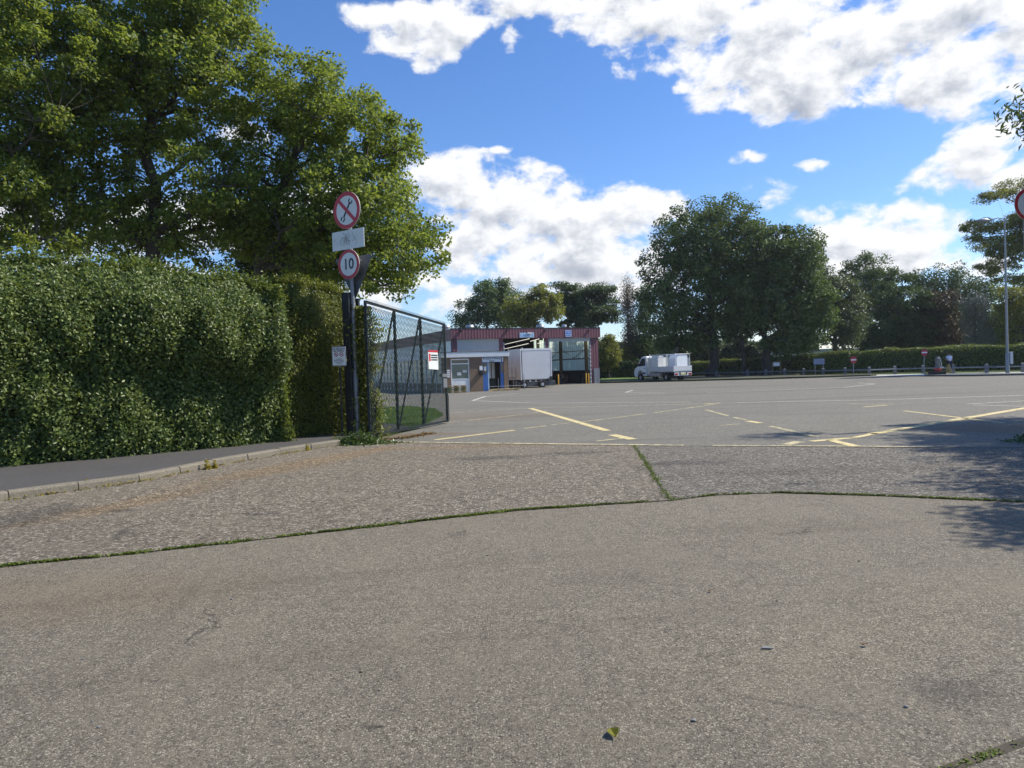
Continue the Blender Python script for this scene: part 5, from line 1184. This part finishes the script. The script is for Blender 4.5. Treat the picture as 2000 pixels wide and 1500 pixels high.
mb = MB(); mb.box(3.31, 3.7, -.98, .98, .62, 2.14); mb.build('tall_locker', M['cream'], tk, bevel=.03)
mb = MB(); mb.box(3.48, 3.5, .9805, .99, .7, 2.05); mb.box(3.32, 3.34, .9805, .99, .7, 2.05); mb.build('locker_seam', M['rubber'], tk)
# load boxes with chamfered tops
def chbox(name, x0, x1, y0, y1, z0, z1, ch, mat, parent):
    poly = [(y0, z0), (y1, z0), (y1, z1-ch), (y1-ch, z1), (y0+ch*.2, z1), (y0, z1-ch*.2)]
    n = len(poly); mb = MB(); vs = [(x0, y, z) for y, z in poly]+[(x1, y, z) for y, z in poly]
    mb.add(vs, [tuple(range(n)), tuple(range(2*n-1, n-1, -1))]+[(i, (i+1) % n, (i+1) % n+n, i+n) for i in range(n)])
    return mb.build(name, mat, parent, bevel=.012)
lb = chbox('side_tool_box', 2.25, 3.25, .30, .93, .885, 2.26, .18, M['offwhite'], tk)
mb = MB(); mb.prism([(.05, 1.3), (1.66, 1.3), (1.66, 2.0), (.9, 2.0), (.05, 1.5)], .9, .93); 
lb2 = chbox('rear_tool_box', .05, 1.2, -.62, .62, .885, 2.28, .3, M['truckwhite'], tk)
mb = MB(); mb.box(.055, .5, -.93, -.64, .885, 1.98); mb.build('narrow_locker', M['alu'], tk, bevel=.01)
mb = MB()
for z in (2.33, 2.22, 2.1): mb.tube([(.02, .82, z), (3.3, .82, z)], .022, 6)
for z in (2.33,): mb.tube([(.02, -.82, z), (3.3, -.82, z)], .022, 6); mb.tube([(.02, -.82, z), (.02, .82, z)], .022, 6)
mb.tube([(.02, .82, 1.3), (.02, .82, 2.38)], .03, 6); mb.tube([(.02, -.82, 1.3), (.02, -.82, 2.33)], .022, 6); mb.build('ladder_rack', M['white'], tk)
mb = MB(); mb.box(-.06, 0.0, -.98, .98, .48, .74); mb.build('rear_beam', M['white'], tk, bevel=.01)
for s_ in (1, -1): mb = MB(); mb.box(-.085, -.061, .78*s_-.16, .78*s_+.16, .52, .70); mb.build('tail_light', M['taillight'], tk, bevel=.01)
mb = MB(); mb.box(-.08, -.061, -.26, .26, .55, .67); mb.build('number_plate', plain('yellow_plate', (.6, .5, .1), .5), tk)

# ------------------------------------------------------------------ far street furniture
def fence():
    pts = [(1340, 738.5), (1400, 737.5), (1460, 736.5), (1496.0, 735.8), (1533, 735.2), (1570, 734.9), (1608, 734.6), (1651, 734.0), (1698, 732.9), (1748, 731.4), (1803, 730.2), (1862, 729.3), (1927, 728.2), (1998, 726.9), (2080, 725)]
    P = [G(*p) for p in pts]
    for i, p in enumerate(P):
        h = .82; o = empty('fence_post', p, R(-15), ['behind the truck tail', 'under the largest lime', 'under the slim lime', 'left of the notice board', 'just right of the notice board', 'left of the grey blue sign', 'under the grey blue sign', 'left of the lower no entry sign', 'first right of the lower no entry sign', 'second right of the lower no entry sign', 'beside the taller no entry sign', 'behind the ochre cone', 'left of the lamp column', 'at the right edge past the lamp', 'outside the right edge'][i] and 'stubby grey concrete rail post ' + ['behind the truck tail', 'under the largest lime', 'under the slim lime', 'left of the notice board', 'just right of the notice board', 'left of the grey blue sign', 'under the grey blue sign', 'left of the lower no entry sign', 'first right of the lower no entry sign', 'second right of the lower no entry sign', 'beside the taller no entry sign', 'behind the ochre cone', 'left of the lamp column', 'at the right edge past the lamp', 'outside the right edge'][i], 'post', 'posts of the low rail')
        mb = MB(); mb.box(-.13, .13, -.11, .11, 0, h-.06); mb.add([(-.13, -.11, h-.06), (.13, -.11, h-.06), (.13, .11, h-.06), (-.13, .11, h-.06), (0, 0, h)], [(0, 1, 4), (1, 2, 4), (2, 3, 4), (3, 0, 4)]); mb.build('shaft', M['concretepost'], o, bevel=.01)
    rl = MB()
    for z in (.52, ): rl.tube([p+Vector((0, -.16, z)) for p in P], .07, 6)
    tag(rl.build('knee_rail', M['galv'], None), 'long low grey rail running along the concrete posts', 'rail')
fence()
def noentry(px, py, rpx, pyb, label):
    p = G(px, pyb); zc_ = D(px, py, p.y).z; rad = rpx*p.y/FPX; o = empty('no_entry_sign', (p.x, p.y, 0), R(5), label, 'road sign', 'no entry signs across the yard')
    mb = MB(); mb.tube([(0, 0, 0), (0, 0, zc_+rad)], .04, 10); mb.build('pole', M['galv'], o, smooth=True)
    mb = MB(); mb.disc(0, zc_, rad, -.07, -.055, 30); pl = mb.build('disc', M['signred'], o)
    mb = MB(); mb.box(-rad*.78, rad*.78, -.078, -.071, zc_-rad*.18, zc_+rad*.18); mb.build('white_bar', M['white'], pl)
noentry(1667, 702.8, 7, 734.2, 'lower no entry sign in front of the trimmed hedge'); noentry(1805.5, 688.5, 7, 731.5, 'taller no entry sign left of the red and grey equipment')
p = G(1600, 734.8); zt_, zb_ = D(1600, 700.5, p.y).z, D(1600, 711.5, p.y).z; hw = 11*p.y/FPX
o = empty('direction_sign', (p.x, p.y, 0), R(5), 'blank grey blue rectangular board on two legs before the hedge', 'sign')
mb = MB(); mb.box(-hw, hw, -.05, -.03, zb_, zt_); mb.build('board', plain('grey_blue_board', (.20, .24, .34), .5), o)
mb = MB(); [mb.tube([(x, 0, 0), (x, 0, zt_-.1)], .035, 8) for x in (-hw*.75, hw*.75)]; mb.build('leg', M['galv'], o)
mb = MB(); mb.box(-hw*.9, hw*.9, -.029, .0, zt_-.2, zt_-.14); mb.build('rail', M['galv'], o)
p = G(1517, 735.6); zt_, zb_ = D(1517, 706.5, p.y).z, D(1517, 715, p.y).z; hw = 8*p.y/FPX
o = empty('notice_stand', (p.x, p.y, 0), R(5), 'dark framed notice board with pale sheet at the foot of the second lime', 'notice board')
mb = MB(); mb.box(-hw, hw, -.05, .02, zt_, zt_+.06); [mb.box(x-.04, x+.04, -.04, .04, 0, zt_-.002) for x in (-hw, hw)]; mb.build('frame', M['colbrown'], o)
mb = MB(); mb.box(-hw+.1, hw-.1, -.03, .01, zb_, zt_-.08); mb.build('pale_sheet', M['boxgrey'], o)
# street lamp
p = G(1968, 731.5); lo = empty('street_lamp', (p.x, p.y, 0), 0, 'tall grey column lamp with a sidearm near the right edge', 'street lamp')
hL = D(1960, 430, p.y).z; aL = D(1960, 430, p.y).x-p.x
mb = MB(); mb.tube([(0, 0, 0), (0, 0, 1.6), (0, 0, 1.7)], [.14, .14, .1], 12); mb.tube([(0, 0, 1.7), (0, 0, hL*.6), (0, 0, hL)], [.10, .08, .05], 12); mb.build('column', M['galv'], lo, smooth=True)
arm = D(1934, 433, p.y).x-p.x
mb = MB(); mb.tube([(0, 0, hL), (-.15, 0, hL+.12), (arm*.5, 0, hL+.18), (arm, 0, hL+.05)], .035, 8); mb.build('arm', M['galv'], lo, smooth=True)
aE = D(1908, 436, p.y).x-p.x; bm = bmesh.new(); bmesh.ops.create_icosphere(bm, subdivisions=3, radius=1)
for v in bm.verts:
    v.co.x = v.co.x*abs(aE-arm)/2+(aE+arm)/2; v.co.y *= .2; v.co.z = max(v.co.z, -.35)*.2+hL-.0+.02*(v.co.x-arm)*.5
me = bpy.data.meshes.new('lamp_head'); bm.to_mesh(me); bm.free(); linkmesh('lamp_head', me, M['greypole'], lo, True)
zz = D(1972, 687, p.y).z; mb = MB(); mb.box(.14, .36, -.14, .14, D(1972, 711, p.y).z, zz); mb.build('control_box', M['boxgrey'], lo, bevel=.01)
# ochre cone, red drum with equipment
p = G(1853, 731.2); o = empty('traffic_cone', (p.x, p.y, .14), 0, 'large ochre traffic cone in front of the person', 'traffic cone')
hC = D(1853, 711, p.y).z-.14
mb = MB(); mb.box(-.34, .34, -.3, .3, 0, .07); mb.build('base', M['orange'], o, bevel=.02)
mb = MB(); mb.tube([(0, 0, .07), (0, 0, hC)], [.29, .07], 16); mb.build('cone', M['orange'], o, smooth=True)
mb = MB(); mb.tube([(0, 0, hC*.45), (0, 0, hC*.62)], [.203, .165], 16); mb.build('band', plain('dirty_band', (.5, .35, .15), .6), o, smooth=True)
p = G(1832, 734.6); o = empty('wrapped_equipment', (p.x, p.y, .14), 0, 'grey wrapped upright equipment with pale arm on a red drum and dark plinth', 'equipment')
zt_ = D(1832, 696.5, p.y).z-.14; zr = D(1832, 719, p.y).z-.14
mb = MB(); mb.box(-.62, .5, -.3, .3, 0, .26); mb.build('plinth', M['rubber'], o, bevel=.03)
mb = MB(); mb.tube([(0, 0, .26), (0, 0, .32), (0, 0, zr-.05), (0, 0, zr)], [.2, .25, .29, .27], 14); mb.build('drum', M['redplastic'], o, smooth=True)
mb = MB(); mb.tube([(.0, 0, zr), (.0, 0, zr+.12), (-.05, 0, zr+.4), (.0, 0, zr+.72), (-.02, 0, zt_-.2), (.02, 0, zt_)], [.25, .2, .15, .19, .2, .09], 10); mb.build('wrapped_body', plain('grey_wrap', (.12, .125, .12), .6, var=.6, vscale=6, bump=1), o, smooth=True)
mb = MB(); mb.tube([(.1, -.12, zt_-.05), (.2, -.15, zt_-.5), (.24, -.12, zt_-.75)], .035, 6); mb.box(.15, .38, -.2, 0, zr+.02, zr+.1); mb.build('pale_arm', M['signwhite'], o)
p = G(1824, 733.8)
tag(MB().box(p.x-.75, p.x-.25, p.y-.2, p.y+.1, .14, .22).build('kerb_block', M['kerb'], bevel=.02), 'pale concrete block on the island left of the red drum', 'block')
# far roofs seen under the trees
p0, p1 = D(1505, 698, 125), D(1660, 690, 118); zt_ = D(1580, 682.5, 121).z
o = empty('far_building', (p0.x, p0.y, 0), math.atan2(p1.y-p0.y, p1.x-p0.x), 'pale low building partly hidden behind the hedge under the limes', 'building'); L_ = (p1-p0).length
mb = MB(); mb.box(0, L_, 0, 10, 0, zt_-.5); mb.build('wall', M['cream'], o)
mb = MB(); mb.box(-.3, L_+.3, -.3, 10, zt_-.5, zt_); mb.build('roof', M['tileroof'], o)
p0, p1 = D(1695, 690, 112), D(1748, 690, 112); zt_ = D(1715, 679, 112).z
o = empty('far_building', (p0.x, p0.y, 0), 0, 'grey pitched roof peeping over the hedge left of the taller no entry sign', 'building'); L_ = (p1-p0).length
mb = MB(); mb.box(.2, L_-.2, .2, 7, 0, 1.9); mb.build('wall', M['cream'], o)
mb = MB(); mb.prism([(0, 1.901), (L_, 1.901), (L_*.62, zt_-.1), (L_*.38, zt_), (L_*.1, zt_)], 0, 7.2); mb.build('roof', M['tileroof'], o)

# ------------------------------------------------------------------ person in a white shirt
def skin(name, verts, edges, radii, mat, parent=None, sub=2, root=0):
    me = bpy.data.meshes.new(name); bm = bmesh.new(); L = bm.verts.layers.skin.verify()
    vs = []
    for i, (p, q) in enumerate(zip(verts, radii)):
        v = bm.verts.new(p); q = q if isinstance(q, tuple) else (q, q); v[L].radius = q; v[L].use_root = (i == root); vs.append(v)
    for a, b in edges: bm.edges.new((vs[a], vs[b]))
    bm.to_mesh(me); bm.free(); o = linkmesh(name, me, mat, parent)
    md = o.modifiers.new('skin', 'SKIN'); md.use_smooth_shade = True
    s_ = o.modifiers.new('sub', 'SUBSURF'); s_.levels = sub; s_.render_levels = sub
    return o
pp = G(1859, 730.6); pe = None
V_ = [(0,0,.95),(0,0,1.15),(0,0,1.38),(0,-.01,1.48),(0,-.02,1.56),(0,-.03,1.68),   # 0 pelvis..5 head
      (.19,0,1.40),(.25,.02,1.14),(.22,-.08,.92),(.21,-.10,.84),                     # right in picture: hanging arm 6-9
      (-.19,0,1.40),(-.36,.04,1.18),(-.18,-.10,1.03),(-.12,-.12,1.02),               # left: hand on hip 10-13
      (.10,0,.9),(.13,-.02,.5),(.14,.02,.09),(.15,-.16,.04),(-.10,0,.9),(-.12,-.03,.5),(-.13,.02,.09),(-.14,-.16,.04)]
E__ = [(0,1),(1,2),(2,3),(3,4),(4,5),(2,6),(6,7),(7,8),(8,9),(2,10),(10,11),(11,12),(12,13),(0,14),(14,15),(15,16),(16,17),(0,18),(18,19),(19,20),(20,21)]
R_ = [(.15,.11),(.14,.10),(.17,.11),.06,.06,(.095,.11),.06,.045,.035,.03,.06,.045,.035,.03,.085,.06,.045,.04,.085,.06,.045,.04]
pe = skin('person', V_, E__, R_, M['skin']); pe.location = (pp.x, pp.y+.3, .14); pe.scale = (1, 1, 1.0); pe.rotation_euler = (0, 0, R(10))
tag(pe, 'man in a white short sleeved shirt and dark trousers standing by the ochre cone', 'person')
sh = skin('shirt', [V_[i] for i in (0, 1, 2, 3)]+[V_[6], (.23, .01, 1.22), V_[10], (-.31, .03, 1.24)], [(0,1),(1,2),(2,3),(2,4),(4,5),(2,6),(6,7)], [(.18,.14),(.18,.14),(.20,.14),(.09,.085),.085,.08,.085,.08], M['shirt'], pe)
tr_ = skin('trousers', [(0,0,.93)]+[V_[i] for i in (14,15,16,18,19,20)], [(0,1),(1,2),(2,3),(0,4),(4,5),(5,6)], [(.17,.13),.11,.085,.07,.11,.085,.07], M['trouser'], pe)
hr_ = skin('hair', [(0, .01, 1.70), (0, 0, 1.755)], [(0, 1)], [(.10,.11),(.07,.08)], M['hair'], pe)
mb = MB(); mb.box(-.012, .012, -.155, -.12, 1.655, 1.69); mb.build('nose', M['skin'], pe, bevel=.005)
# the shaded clump at the foot of the right hand gate side
q = G(2012, 866); pile('ivy', 'dark low bush at the right edge where the kerb begins', (q.x+.35, q.y+.1), (.45, .4), 1200, 'leaf_ivy', .06, 83, .25)
hz_m = bpy.data.materials.new('haze_air'); hz_m.use_nodes = True; nt = hz_m.node_tree; nt.nodes.clear()
pv = nt.nodes.new('ShaderNodeVolumePrincipled'); pv.inputs['Color'].default_value = (.86, .92, 1, 1); pv.inputs['Density'].default_value = .0002; pv.inputs['Anisotropy'].default_value = .3
ho = nt.nodes.new('ShaderNodeOutputMaterial'); nt.links.new(pv.outputs[0], ho.inputs['Volume'])
hb_ = MB().box(-210, 210, -60, 330, -1.2, 27).build('haze', hz_m); hb_['kind'] = 'stuff'
print('objects', len(bpy.data.objects), 'polys', sum(len(m_.polygons) for m_ in bpy.data.meshes))
